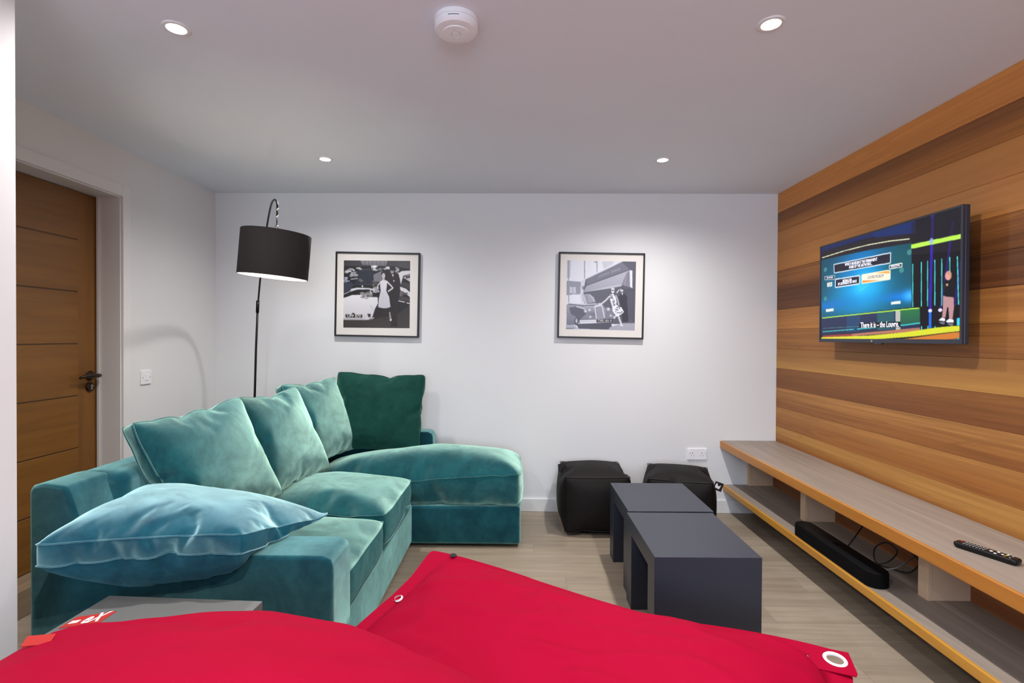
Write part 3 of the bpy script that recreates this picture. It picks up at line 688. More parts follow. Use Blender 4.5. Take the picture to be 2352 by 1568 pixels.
    r.poly(C((975, 1060), (995, 1062), (1012, 1150), (1022, 1190), (1000, 1202), (985, 1160)), (150, 138, 132)); u, v = C((1003, 1188))[0]; r.ell(u, v, .014, .016, (210, 205, 205)); r.poly(C((860, 1006), (950, 1006), (945, 1190), (900, 1200)), (44, 36, 36), .5)
def draw_right(r, uv):
    def C(*pts): return [uv(1240+x/5.6, 540+y/5.6) for x, y in pts]
    r.a[:] = (210, 212, 220)
    r.poly(C((345, 320), (400, 320), (392, 540), (345, 560)), (176, 178, 188)); r.line(C((370, 320), (374, 900)), .010, (120, 122, 134)); r.line(C((576, 330), (576, 560)), .014, (140, 142, 154)); r.line(C((735, 330), (735, 480)), .012, (130, 132, 144)); r.line(C((700, 350), (735, 345)), .014, (120, 122, 132)); r.poly(C((800, 340), (960, 336), (930, 380), (820, 440)), (186, 190, 196))
    r.poly(C((345, 585), (530, 600), (525, 760), (345, 770)), (136, 138, 152)); r.poly(C((385, 665), (465, 668), (465, 750), (385, 745)), (186, 188, 200)); r.line(C((425, 665), (425, 750)), .008, (136, 138, 152)); r.poly(C((530, 590), (590, 565), (590, 640), (550, 900), (515, 900)), (196, 196, 208)); r.poly(C((545, 655), (575, 655), (575, 700), (545, 700)), (120, 120, 134))
    r.poly(C((590, 560), (1050, 338), (1240, 338), (1240, 1140), (700, 1140), (560, 740)), (84, 84, 96)); r.poly(C((595, 572), (1050, 342), (1150, 440), (600, 640)), (108, 108, 122)); r.line(C((592, 562), (1060, 336)), .016, (196, 198, 208))
    for i in range(7): x = 760+i*20; r.line(C((x, 548-i*8), (x+6, 520-i*8)), .010, (140, 142, 154))
    for i in range(5): x = 925+i*24; r.line(C((x, 488-i*9), (x+3, 455-i*9)), .012, (146, 150, 158))
    r.poly(C((560, 736), (600, 652), (1145, 455), (1150, 470), (1050, 640)), (168, 168, 180), 1, (150, 150, 164)); r.poly(C((1050, 640), (1110, 490), (1150, 462), (1158, 672)), (122, 122, 136)); r.line(C((1110, 500), (1090, 650)), .008, (150, 150, 162)); r.poly(C((560, 736), (900, 655), (1050, 632), (1050, 655), (900, 685), (590, 730)), (176, 176, 186))
    r.poly(C((1152, 450), (1188, 456), (1188, 682), (1158, 666)), (214, 214, 222)); r.poly(C((570, 745), (1040, 660), (1235, 690), (1225, 1130), (740, 1130), (690, 860)), (86, 86, 98)); r.poly(C((960, 690), (1235, 690), (1225, 1120), (980, 1000)), (76, 76, 88))
    for x in (1150, 1180, 1210): r.line(C((x, 720), (x, 1100)), .005, (92, 92, 104))
    # car
    r.poly(C((415, 760), (518, 760), (535, 880), (415, 880)), (212, 214, 226)); r.poly(C((545, 760), (640, 755), (700, 800), (715, 860), (570, 880)), (150, 150, 162)); r.line(C((560, 770), (590, 870)), .012, (206, 206, 216)); r.line(C((640, 758), (712, 858)), .010, (190, 190, 202)); r.line(C((600, 780), (620, 860)), .008, (110, 110, 124))
    r.poly(C((345, 890), (420, 872), (560, 885), (740, 872), (800, 885), (835, 930), (850, 1060), (820, 1110), (480, 1130), (440, 1150), (345, 1150)), (150, 150, 162), 1, (104, 104, 118)); r.poly(C((560, 905), (706, 905), (726, 1040), (610, 1010)), (166, 166, 178), 1, (96, 96, 110)); r.poly(C((835, 930), (930, 935), (960, 1010), (930, 1080), (850, 1090)), (118, 118, 132)); r.line(C((370, 885), (560, 905), (710, 900)), .010, (80, 80, 92)); r.line(C((370, 872), (560, 892), (720, 880)), .012, (196, 196, 206))
    r.poly(C((380, 930), (470, 915), (560, 930), (600, 1010), (540, 1060), (500, 1110), (470, 1050), (400, 1010)), (84, 84, 98)); r.line(C((470, 915), (560, 940), (590, 960)), .020, (186, 186, 196)); r.ell(*C((470, 1110))[0], .026, .055, (60, 60, 70)); r.ell(*C((472, 1100))[0], .014, .034, (186, 186, 196))
    r.poly(C((706, 905), (790, 890), (835, 940), (836, 1066), (730, 1072)), (150, 150, 164)); r.line(C((706, 905), (726, 1072)), .012, (210, 210, 220)); r.line(C((792, 892), (834, 1060)), .012, (206, 206, 216))
    for i in range(5): r.line(C((724+i*16, 915), (742+i*16, 1060)), .006, (112, 112, 128))
    r.poly(C((705, 905), (790, 885), (792, 905), (712, 925)), (206, 206, 216))
    for cx, cy, q in ((588, 975, .030), (650, 1050, .024), (912, 1032, .024), (640, 960, .030), (880, 950, .034)):
        q *= .85; r.ell(*C((cx, cy))[0], q, q, (146, 146, 158)); r.ell(*C((cx, cy))[0], q*.6, q*.6, (206, 206, 216))
    r.poly(C((512, 1092), (730, 1084), (730, 1110), (900, 1096), (900, 1116), (730, 1128), (520, 1134)), (216, 216, 226)); r.line(C((515, 1112), (725, 1104)), .006, (130, 130, 144))
    r.poly(C((728, 1082), (935, 1074), (935, 1112), (728, 1122)), (56, 56, 66)); 
    r.poly(C((470, 1138), (910, 1122), (930, 1180), (880, 1212), (500, 1200)), (72, 72, 84)); r.poly(C((333, 1150), (440, 1150), (500, 1205), (333, 1212)), (166, 166, 180)); r.poly(C((900, 1180), (1060, 1130), (1228, 1128), (1222, 1224), (880, 1216)), (158, 158, 172)); r.line(C((340, 1196), (440, 1192)), .010, (80, 80, 92))
    # man
    r.poly(C((1010, 790), (1050, 748), (1090, 752), (1122, 800), (1120, 880), (1140, 1110), (1060, 1120), (1040, 900)), (48, 48, 58)); u, v = C((1052, 704))[0]; r.ell(u, v, .023, .032, (190, 188, 196)); r.ell(u+.008, v-.022, .024, .016, (70, 70, 80)); r.line(C((985, 745), (1020, 700)), .018, (188, 186, 194)); r.poly(C((1048, 740), (1070, 742), (1058, 775)), (210, 210, 218))
    # woman in a patterned dress
    r.line(C((905, 775), (850, 835), (790, 882), (760, 880)), .022, (200, 198, 204)); r.line(C((975, 770), (1000, 830), (1015, 900)), .018, (178, 176, 184))
    r.line(C((960, 1050), (1010, 1010)), .026, (196, 194, 200)); r.line(C((950, 1070), (965, 1040)), .034, (190, 188, 196)); r.line(C((1005, 1030), (1045, 1140)), .026, (200, 198, 204)); r.poly(C((1018, 1150), (1050, 1130), (1070, 1165), (1058, 1172)), (214, 212, 218))
    dr = C((895, 765), (945, 755), (975, 800), (995, 900), (1050, 930), (1080, 985), (1050, 1015), (985, 1045), (935, 975), (930, 920), (905, 840)); r.poly(dr, (222, 222, 230))
    rd = random.Random(5)
    for _ in range(44):
        t_ = rd.random(); x = 905+t_*110+rd.uniform(-22, 36)*(.4+t_); y = 775+t_*220+rd.uniform(-10, 20); u, v = C((x, y))[0]; r.ell(u, v, .010, .007, (90, 90, 104), .9)
    u, v = C((938, 712))[0]; r.ell(u, v, .024, .036, (214, 212, 218)); r.ell(u, v-.024, .026, .016, (206, 204, 212)); r.line([(u-.020, v-.004), (u+.020, v-.002)], .012, (60, 60, 70)); r.line(C((936, 735), (935, 762)), .016, (190, 188, 196))
picL = picture([(770, 577), (964, 580.5), (962, 775.5), (768, 771.5)], [(789.8, 597.7), (942.2, 599), (940.7, 755), (788.6, 752)], 'black framed monochrome photograph of a woman in a light dress beside cars, nearer the lamp', draw_left, 190)
picR = picture([(1284, 577.5), (1482, 581.5), (1478.5, 779), (1280, 775.5)], [(1302.5, 597.3), (1461, 600.7), (1458, 757.8), (1299.5, 755.7)], 'black framed monochrome photograph of a woman leaning on a car, nearer the television', draw_right, 190)
def plate(par, s, px, py, w, size, mat):
    p = onY(px, py, YB-0.0212); text_mesh('number_plate_text', s, size, frame_mtx(p, (1, 0, -0.02), (0, 0, 1)), mat, par, depth=0.0001)
plate(picL, 'UPP 870', 750+430/6.817, 560+1130/6.817, 0, 0.030, 'mat')
plate(picR, 'TXR 101 F', 1240+832/5.6, 540+1100/5.6, 0, 0.024, 'mat')

# ================================================================== TELEVISION
TX = 1.85
tl, tr, br, bl = onX(1883, 568, TX), onX(2211, 466.5, TX), onX(2211, 789, TX), onX(1883, 786.5, TX)
ya, yb = (tl.y+bl.y)/2, (tr.y+br.y)/2; zt, zb = (tl.z+tr.z)/2, (bl.z+br.z)/2
tv = thing('television', 'flat television showing a blue quiz game screen, mounted on the wood cladding', 'television', (XR, (ya+yb)/2, (zt+zb)/2))
TVC = lambda cx, cy, X=None: onX(1860+cx/4.1275, 440+cy/4.1275, X or TX-0.0005)
sa, sb_, szt, szb = ya-0.010, yb+0.010, zt-0.010, zb+0.021
bm = bmesh.new()
for y0, y1, z0, z1 in ((sa, ya, zb, zt), (yb, sb_, zb, zt), (sb_, sa, zb, szb), (sb_, sa, szt, zt)): add_box(bm, TX-0.003, TX+0.012, y0, y1, z0, z1, 0.002, 1)
P_(tv, bm_link('bezel', bm, 'bezel'))
bm = bmesh.new(); add_box(bm, TX+0.010, TX+0.030, yb, ya, zb, zt, 0.003); add_box(bm, TX+0.028, TX+0.055, yb+0.12, ya-0.12, zb+0.03, zb+0.36, 0.012)
P_(tv, bm_link('casing', bm, 'bezel'))
P_(tv, box('wall_bracket', TX+0.05, XR-0.001, (ya+yb)/2-0.2, (ya+yb)/2+0.2, zb+0.15, zb+0.35, 'black_metal', bev=0.003))
P_(tv, box('sensor_housing', TX-0.001, TX+0.014, (ya+yb)/2-0.03, (ya+yb)/2+0.02, zb-0.007, zb+0.002, 'bezel', bev=0.002))
lg = thing_lg = lathe('maker_mark', [(0.006, 0.0), (0.006, 0.0008)], (TX-0.0036, (ya+yb)/2+0.035, zb+0.010), 'btn', None, 'X', 20); P_(tv, lg)
ras = Raster(340, 200, (22, 20, 28))
def tuv(cx, cy):
    p = TVC(cx, cy, TX); return ((sa-p.y)/(sa-sb_), (szt-p.z)/(szt-szb))
def T(*pts): return [tuv(*p) for p in pts]
r = ras
r.poly(T((100, 520), (1000, 280), (1000, 395), (560, 440), (112, 575)), (26, 36, 88), 1, (22, 24, 52)); r.poly(T((560, 380), (1000, 280), (1000, 395), (620, 440)), (24, 44, 100), .8)
r.poly(T((100, 580), (560, 450), (960, 400), (965, 500), (560, 560), (120, 655)), (34, 28, 34))
r.poly(T((112, 650), (560, 555), (965, 488), (965, 1095), (112, 1195)), (18, 66, 84), 1, (8, 84, 104))
bak = r.a.copy()
for (cx, cy, rx, ry, c, k) in ((480, 700, .20, .22, (0, 120, 200), .9), (470, 960, .22, .20, (0, 160, 228), 1.0), (560, 860, .10, .16, (20, 178, 240), .8), (480, 890, .05, .10, (60, 200, 246), .7), (300, 1060, .22, .08, (0, 120, 190), .7), (900, 990, .16, .045, (10, 120, 220), .9), (950, 985, .04, .05, (60, 180, 255), .9), (170, 1080, .12, .04, (10, 110, 200), .7), (850, 640, .12, .12, (14, 84, 84), .6)):
    u, v = tuv(cx, cy); r.glow(u, v, rx, ry, c, k)
m_ = r.mask(T((112, 650), (560, 555), (965, 488), (965, 1095), (112, 1195))); keep = bak
full = np.zeros(r.a.shape[:2], bool); full[m_[0]] = m_[1]; r.a = np.where(full[..., None], r.a, bak)
r.line(T((118, 628), (330, 562), (560, 505), (760, 470), (945, 450)), .009, (226, 230, 190)); r.line(T((560, 880), (480, 940)), .01, (90, 210, 250), .5)
for cx, cy in ((150, 740), (150, 1015), (945, 575), (870, 745)): u, v = tuv(cx, cy); r.ell(u, v, .016, .024, (70, 140, 140), .8)
r.poly(T((112, 1200), (1040, 1104), (1046, 1300), (112, 1360)), (36, 46, 84), 1, (34, 40, 66)); r.poly(T((640, 1145), (800, 1125), (800, 1300), (640, 1310)), (34, 84, 96)); r.poly(T((860, 1122), (1043, 1100), (1045, 1240), (860, 1260)), (40, 112, 66), 1, (34, 84, 70)); r.poly(T((350, 1175), (480, 1162), (480, 1320), (350, 1330)), (30, 70, 110), .7)
r.poly(T((812, 1130), (858, 1124), (860, 1330), (815, 1335)), (176, 176, 168)); r.line(T((118, 1197), (1042, 1100)), .010, (176, 226, 70))
r.line(T((125, 1326), (420, 1302)), .009, (60, 190, 190)); r.line(T((450, 1300), (900, 1262), (1100, 1235), (1210, 1193)), .010, (50, 200, 200)); r.line(T((130, 1294), (465, 1275)), .006, (70, 120, 130))
r.poly(T((125, 1362), (400, 1345), (400, 1370), (125, 1385)), (150, 60, 56)); r.poly(T((400, 1345), (1045, 1285), (1045, 1320), (400, 1368)), (170, 110, 90))
r.poly(T((965, 545), (1455, 440), (1455, 1275), (1045, 1290), (1045, 1098), (965, 1100)), (12, 11, 18)); r.poly(T((965, 545), (1455, 440), (1455, 560), (965, 600)), (26, 22, 32))
r.line(T((1165, 200), (1150, 700), (1140, 1130)), .026, (52, 34, 200), .75); r.line(T((1355, 280), (1310, 640), (1235, 1120)), .022, (52, 30, 150), .55); r.line(T((1440, 640), (1370, 1080)), .03, (60, 30, 150), .5); r.poly(T((965, 300), (1455, 150), (1455, 400), (965, 500)), (28, 24, 34), .55)
r.poly(T((960, 503), (1455, 398), (1455, 442), (960, 544)), (176, 226, 78)); r.ell(*tuv(1152, 470), .012, .024, (150, 170, 230), .8)
for x, y0, y1 in ((976, 685, 1092), (1057, 668, 1088), (1116, 655, 1086), (1185, 645, 1080), (1250, 633, 1080), (1326, 620, 770)): r.line(T((x, y0), (x, y1)), .009, (70, 208, 206))
r.line(T((1397, 612), (1409, 1070)), .009, (70, 208, 206))
for x in (1060, 1120, 1187): r.line(T((x, 1272), (x, 1306)), .010, (60, 210, 210))
r.line(T((1140, 1130), (1140, 1290)), .026, (30, 110, 230), .9)
for cx, cy in ((1140, 1126), (1235, 1121)): r.ell(*tuv(cx, cy), .011, .014, (220, 214, 255))
r.poly(T((1393, 1197), (1455, 1192), (1455, 1262), (1393, 1266)), (50, 200, 238)); r.ell(*tuv(1447, 1108), .004, .008, (230, 230, 240))
r.poly(T((112, 1378), (560, 1362), (900, 1330), (1200, 1285), (1360, 1270), (1456, 1268), (1456, 1316), (1350, 1326), (1000, 1368), (560, 1402), (112, 1408)), (206, 208, 44))
r.poly(T((800, 1408), (1080, 1368), (1350, 1332), (1456, 1324), (1456, 1385), (1160, 1412)), (196, 116, 44)); r.poly(T((1390, 1386), (1456, 1380), (1456, 1415), (1390, 1415)), (40, 130, 150))
# presenter
r.poly(T((1262, 985), (1300, 985), (1362, 992), (1366, 1090), (1352, 1205), (1320, 1205), (1312, 1090), (1300, 1100), (1285, 1192), (1252, 1192), (1262, 1090)), (178, 134, 138)); r.poly(T((1284, 838), (1308, 822), (1345, 822), (1378, 862), (1376, 930), (1360, 1000), (1282, 992), (1280, 930), (1254, 918)), (18, 16, 20)); r.line(T((1258, 915), (1300, 880)), .02, (36, 34, 36))
r.ell(*tuv(1312, 795), .017, .036, (214, 150, 138)); r.poly(T((1290, 770), (1320, 755), (1344, 775), (1338, 822), (1322, 790)), (190, 140, 120)); r.ell(*tuv(1300, 882), .006, .01, (200, 150, 130))
r.poly(T((1218, 1218), (1250, 1192), (1280, 1198), (1280, 1226)), (228, 226, 240)); r.poly(T((1290, 1225), (1318, 1203), (1360, 1210), (1362, 1238), (1300, 1240)), (234, 232, 246)); r.poly(T((1222, 1232), (1280, 1232), (1275, 1256), (1240, 1250)), (150, 150, 170), .7); r.poly(T((1298, 1244), (1360, 1242), (1355, 1268), (1320, 1266)), (150, 150, 170), .7)
# caption boxes of the quiz
def qbox(pts, fill, edge, wd=.010):
    r.poly(T(*pts), fill); r.line(T(*pts, pts[0]), wd, edge)
qbox([(230, 692), (768, 580), (765, 676), (234, 772)], (30, 28, 44), (210, 222, 232)); qbox([(244, 832), (474, 795), (472, 872), (244, 908)], (34, 30, 46), (206, 220, 234), .012)
r.poly(T((494, 790), (762, 744), (762, 830), (497, 870)), (236, 226, 208)); r.poly(T((600, 772), (762, 744), (762, 775)), (236, 160, 70)); r.poly(T((497, 842), (700, 838), (497, 870)), (226, 140, 60)); r.line(T((494, 790), (762, 744), (762, 830), (497, 870), (494, 790)), .010, (240, 226, 196))
qbox([(754, 702), (876, 678), (872, 714), (756, 732)], (30, 34, 44), (214, 220, 210), .009); qbox([(143, 808), (238, 794), (238, 830), (146, 836)], (30, 44, 56), (190, 200, 204), .007)
for pts in ([(166, 864), (214, 856), (214, 896), (168, 904)], [(770, 1044), (860, 1034), (860, 1060), (772, 1070)], [(154, 1114), (228, 1104), (228, 1130), (156, 1140)]): r.poly(T(*pts), (222, 228, 218))
r.poly(T((470, 1246), (860, 1229), (860, 1281), (470, 1290)), (16, 14, 18))
r.blur(1)
scr = r.mesh('screen', (TX-0.0005, sa, szt), (0, sb_-sa, 0), (0, 0, szb-szt), 'screen', tv)
def ttext(s, p1, p2, hgt, mat='text_screen', bold=0.0, nm='caption'):
    A, B = TVC(*p1, TX-0.0012), TVC(*p2, TX-0.0012); o = text_mesh(nm, s, hgt, Matrix.Identity(4), mat, None, depth=0.0001, bold=bold)
    w = max(v.co.x for v in o.data.vertices)-min(v.co.x for v in o.data.vertices); L = (B-A).length
    m = frame_mtx((A+B)/2, B-A, (0, 0, 1)) @ Matrix.Diagonal((L/w, 1, 1, 1)); o.data.transform(m); return P_(tv, o)
ttext('There it is \u2013 the Louvre.', (482, 1268), (845, 1255), .042, bold=.0005, nm='subtitle')
ttext('WHICH MUSEUM IS THE PERMANENT', (332, 693), (640, 640), .022, bold=.0004); ttext('HOME OF THE ARTWORKS...', (372, 718), (592, 682), .022, bold=.0004)
ttext('MONA LISA', (312, 848), (398, 833), .020, bold=.0004); ttext('BY LEONARDO DA VINCI', (268, 878), (444, 848), .020, bold=.0004); ttext('LOUVRE MUSEUM', (548, 815), (698, 797), .022, 'text_dark')
ttext('PAINTING', (770, 712), (855, 696), .015); ttext('ARTWORK', (160, 820), (222, 812), .013); ttext('25', (176, 884), (206, 878), .022, 'text_dark')

# ================================================================== SHELF UNIT
SX1, SZ1, SX2, SZ2, SY0 = 1.528, 0.546, 1.552, 0.214, 0.15
su = thing('wall_shelf', 'long two tier wooden media shelf running along the clad wall under the television', 'shelf', (XR, 2.0, 0))
YE = YB-0.002
P_(su, box('upper_board', SX1+0.016, XR-0.001, SY0, YE, SZ1-0.056, SZ1, 'shelf_top', bev=0.0015))
P_(su, box('upper_edge_strip', SX1, SX1+0.0165, SY0, YE, SZ1-0.056, SZ1-0.0004, 'edge_wood', bev=0.004))
P_(su, box('lower_board', SX2+0.016, XR-0.001, SY0, YE, SZ2-0.042, SZ2, 'shelf_top', bev=0.0015))
P_(su, box('lower_edge_strip', SX2, SX2+0.0165, SY0, YE, SZ2-0.042, SZ2-0.0004, 'edge_wood2', bev=0.004))
P_(su, box('back_panel', XR-0.03, XR-0.001, SY0, YE, SZ2, SZ1-0.056, 'back_board', bev=0))
P_(su, box('lower_back_panel', XR-0.03, XR-0.001, SY0, YE, 0.0, SZ2-0.042, 'back_board', bev=0))
for y0, x0 in ((YE-0.03, 1.735), (3.075, 1.735), (2.158, 1.735), (1.24, 1.735), (0.33, 1.735)):
    P_(su, box('divider', x0+0.018, XR-0.03, y0+0.002, y0+0.050 if y0 < 3.5 else YE, SZ2, SZ1-0.056, 'plywood', bev=0.001))
    P_(su, box('divider_edge', x0, x0+0.0185, y0, y0+0.054 if y0 < 3.5 else YE, SZ2, SZ1-0.056, 'plywood', bev=0.0015))
    P_(su, box('foot_block', x0+0.05, XR-0.03, y0+0.002, y0+0.050 if y0 < 3.5 else YE, 0.0, SZ2-0.042, 'plywood', bev=0.001))

# soundbar
sbr = thing('soundbar', 'slim black soundbar with rounded ends on the lower shelf', 'speaker', (1.615, 2.575, SZ2))
def stadium(x0, x1, y0, y1, rr, seg=10):
    pts = []
    for cx, cy, a0 in ((x1-rr, y1-rr, 0), (x0+rr, y1-rr, 90), (x0+rr, y0+rr, 180), (x1-rr, y0+rr, 270)):
        for k in range(seg+1): a = R(a0+90*k/seg); pts.append((cx+rr*math.cos(a), cy+rr*math.sin(a)))
    return pts
def slab(name, outline, levels, mat, sharp=40):
    """levels: (z, inset) pairs"""
    bm = bmesh.new(); rings = []; cx = sum(p[0] for p in outline)/len(outline); cy = sum(p[1] for p in outline)/len(outline)
    xs = [p[0] for p in outline]; ys = [p[1] for p in outline]; hx, hy = (max(xs)-min(xs))/2, (max(ys)-min(ys))/2
    for z, ins in levels: rings.append([bm.verts.new((cx+(x-cx)*(1-ins/hx), cy+(y-cy)*(1-ins/hy), z)) for x, y in outline])
    n = len(outline)
    for A, B in zip(rings, rings[1:]):
        for i in range(n): bm.faces.new((A[i], A[(i+1) % n], B[(i+1) % n], B[i]))
    bm.faces.new(rings[0][::-1]); bm.faces.new(rings[-1]); o = bm_link(name, bm, mat, None, True); o.data.set_sharp_from_angle(angle=R(sharp)); return o
o1 = stadium(1.562, 1.664, 2.250, 2.905, 0.048)
P_(sbr, slab('grille', o1, [(SZ2+0.001, 0.004), (SZ2+0.004, 0), (SZ2+0.060, 0), (SZ2+0.064, 0.001)], 'soundbar'))
P_(sbr, slab('top_panel', stadium(1.565, 1.661, 2.253, 2.902, 0.045), [(SZ2+0.063, 0), (SZ2+0.067, 0), (SZ2+0.069, 0.004)], 'black_plastic'))
P_(sbr, box('touch_control', 1.60, 1.626, 2.555, 2.60, SZ2+0.0685, SZ2+0.0695, 'soundbar', bev=0))
# cables
def spline(pts, n=8):
    pts = [Vector(p) for p in pts]; out = []
    for i in range(len(pts)-1):
        p0, p1, p2, p3 = pts[max(i-1, 0)], pts[i], pts[i+1], pts[min(i+2, len(pts)-1)]
        for k in range(n):
            t = k/n; out.append(0.5*((2*p1)+(-p0+p2)*t+(2*p0-5*p1+4*p2-p3)*t*t+(-p0+3*p1-3*p2+p3)*t**3))
    return out+[pts[-1]]
CB = [('black cable running from the back of the soundbar up to the shelf back', 'cable', [(1.668, 2.62, SZ2+0.02), (1.70, 2.64, SZ2+0.02), (1.75, 2.66, SZ2+0.06), (1.83, 2.70, SZ2+0.12), (1.91, 2.72, SZ2+0.18)]),
      ('black cable coiled in loops behind the soundbar', 'cable', [(1.668, 2.50, SZ2+0.02), (1.72, 2.50, SZ2+0.006), (1.78, 2.46, SZ2+0.03), (1.80, 2.42, SZ2+0.10), (1.77, 2.45, SZ2+0.13), (1.75, 2.50, SZ2+0.08), (1.76, 2.50, SZ2+0.01), (1.80, 2.44, SZ2+0.006), (1.83, 2.38, SZ2+0.02), (1.84, 2.34, SZ2+0.09), (1.82, 2.40, SZ2+0.13), (1.90, 2.42, SZ2+0.10)]),
      ('grey cable lying in a curl on the lower shelf behind the soundbar', 'cable_g', [(1.668, 2.40, SZ2+0.02), (1.69, 2.43, SZ2+0.006), (1.73, 2.42, SZ2+0.012), (1.78, 2.40, SZ2+0.03), (1.83, 2.41, SZ2+0.05), (1.90, 2.44, SZ2+0.07)]),
      ('black power lead dropping from the shelf back beside the pale divider', 'cable', [(1.905, 2.30, SZ2+0.25), (1.88, 2.30, SZ2+0.16), (1.86, 2.27, SZ2+0.07), (1.84, 2.25, SZ2+0.012), (1.80, 2.23, SZ2+0.006), (1.77, 2.25, SZ2+0.006)])]
for lb, mt, pts in CB: tag(tube('cable', spline(pts), 0.0035, mt, None, 8), lb, 'cable')
pg = thing('plug', 'small black plug with grey pins at the end of the power lead behind the soundbar', 'plug', (1.855, 2.29, SZ2)); P_(pg, box('body', 1.83, 1.875, 2.275, 2.305, SZ2, SZ2+0.035, 'black_plastic', bev=0.005))
for d in (-.006, .006): P_(pg, box('pin', 1.812, 1.831, 2.29+d-0.002, 2.29+d+0.002, SZ2+0.016, SZ2+0.020, 'chrome', bev=0))

# remote control
ra, rb = onZ(2203, 1249, SZ1+.01), onZ(2333, 1290, SZ1+.01)
cR = (ra+rb)/2; dirv = (rb-ra); dirv.z = 0; LR = 0.185; dirv.normalize()
rm = thing('remote_control', 'black television remote control lying on the upper shelf board', 'remote control', (cR.x, cR.y, SZ1))
mR = Matrix.Translation((cR.x, cR.y, SZ1)) @ Matrix.Rotation(math.atan2(dirv.y, dirv.x), 4, 'Z')
bod = slab('body', stadium(-LR/2, LR/2, -0.023, 0.023, 0.012), [(0.000, 0.006), (0.006, 0.0015), (0.014, 0), (0.019, 0.001), (0.021, 0.004)], 'black_plastic', 60); bod.data.transform(mR); P_(rm, bod)
bt = [( -0.078, 0.012, 'btn_red', .0035)]
for i in range(7):
    for j in (-1, 0, 1): bt.append((-0.062+i*0.0098, j*0.0125, 'btn', .0026))
bt += [(0.014, -0.0, 'btn_white', .0052), (0.030, 0.012, 'btn_white', .0045), (0.030, -0.012, 'btn_white', .0045), (0.046, 0.0, 'btn_white', .004), (0.056, -0.014, 'btn_red', .003), (0.056, -0.005, 'btn_green', .003), (0.056, 0.005, 'btn_yellow', .003), (0.056, 0.014, 'btn_white', .003), (0.070, -0.01, 'btn', .003), (0.070, 0.01, 'btn', .003)]
for x, y, mt, rr in bt:
    bm = bmesh.new(); add_lathe(bm, [(rr, 0.0), (rr, 0.0015), (rr*.7, 0.0021)], (x, y, 0.0205), 'Z', 12, True); bmesh.ops.transform(bm, matrix=mR, verts=bm.verts); P_(rm, bm_link('button', bm, mt, None, True))

# ================================================================== TABLES
def bench(label, x0, x1, y0, y1, h, mat='slate', leg=0.105, top=0.078, rz=0.0, panels=2):
    hx, hy = (x1-x0)/2, (y1-y0)/2; bm = bmesh.new()
    add_prism(bm, [(-hx, y, z) for y, z in ((-hy, 0), (-hy, h), (hy, h), (hy, 0), (hy-leg, 0), (hy-leg, h-top), (-hy+leg, h-top), (-hy+leg, 0))], (2*hx, 0, 0))
    bmesh.ops.recalc_face_normals(bm, faces=bm.faces); bmesh.ops.bevel(bm, geom=list(bm.edges), offset=0.0012, segments=1, affect='EDGES')
    t = bm_link('low_table', bm, mat); t.location = ((x0+x1)/2, (y0+y1)/2, 0); t.rotation_euler.z = rz
    return tag(t, label, 'table')
q1 = [onZ(1505, 1280, .437), onZ(1743, 1279, .437), onZ(1440, 1177, .437), onZ(1641, 1177, .437)]
q2 = [onZ(1438, 1173, .437), onZ(1640, 1175, .437), onZ(1407, 1110, .437), onZ(1565, 1108, .437)]
bench('dark grey block coffee table, nearer of the pair, beside the red bean bag', (q1[0].x+q1[2].x)/2, (q1[1].x+q1[3].x)/2, (q1[0].y+q1[1].y)/2, (q1[2].y+q1[3].y)/2, .437)
bench('dark grey block coffee table, farther of the pair, in front of the black cubes', (q2[0].x+q2[2].x)/2, (q2[1].x+q2[3].x)/2, (q2[0].y+q2[1].y)/2+.002, (q2[2].y+q2[3].y)/2, .437)
TH = 0.492
s1, s2 = onZ(251, 1367, TH), onZ(603, 1380, TH)
wv = (s2-s1); wl = Vector((wv.x, wv.y, 0)).length; an = math.atan2(wv.y, wv.x)
sc = (s1+s2)/2+Vector((math.sin(an), -math.cos(an), 0))*0.30
bt_ = bench('grey side table beside the sofa arm, mostly covered by the red bean bag', sc.x-wl/2, sc.x+wl/2, sc.y-0.30, sc.y+0.30, TH, 'slate_pale', rz=an)

# ================================================================== SOFA
sofa = thing('sofa', 'teal velvet corner sofa with a chaise end against the back wall', 'sofa', (-1.1, 2.7, 0))
BX0, BX1, SY_0, SY_1 = -1.63, -0.657, 1.675, 3.80
def soft_box(name, x0, x1, y0, y1, z0, z1, bev, mat='velvet_body', seg=4):
    bm = bmesh.new(); add_box(bm, x0, x1, y0, y1, z0, z1, bev, seg); o = bm_link(name, bm, mat, None, True); wn(o); return P_(sofa, o)
soft_box('base', BX0+0.02, BX1, SY_0+0.17, SY_1-0.02, 0.03, 0.262, 0.012)
soft_box('chaise_base', BX1-0.05, 0.022, 3.165, SY_1-0.02, 0.022, 0.258, 0.018)
soft_box('backrest', BX0, BX0+0.20, SY_0+0.16, SY_1-0.12, 0.03, 0.818, 0.045)
def arm(y0, y1, top_z=0.590, name='arm'):
    # side outline: high at the back, sweeping down to the lower front
    pr = [(BX0, 0.03), (BX0, 0.795), (BX0+0.012, 0.815), (BX0+0.05, 0.822)]
    for k in range(9):
        t_ = k/8; pr.append((BX0+0.115+0.10*t_, 0.815-(0.818-top_z)*(t_*t_*(3-2*t_))))
    pr += [(BX1-0.06, top_z-.003), (BX1+0.01, top_z-.004), (BX1+0.038, top_z-.017), (BX1+0.048, top_z-.045), (BX1+0.05, 0.03)]
    bm = bmesh.new(); add_prism(bm, [(x, y0, z) for x, z in pr], (0, y1-y0, 0))
    bmesh.ops.recalc_face_normals(bm, faces=bm.faces)
    es = [e for e in bm.edges if abs(e.verts[0].co.y-e.verts[1].co.y) < 1e-6]
    bmesh.ops.bevel(bm, geom=es, offset=0.014, segments=3, profile=0.5, affect='EDGES')
    o = bm_link(name, bm, 'velvet_body', None, True); wn(o); return P_(sofa, o)
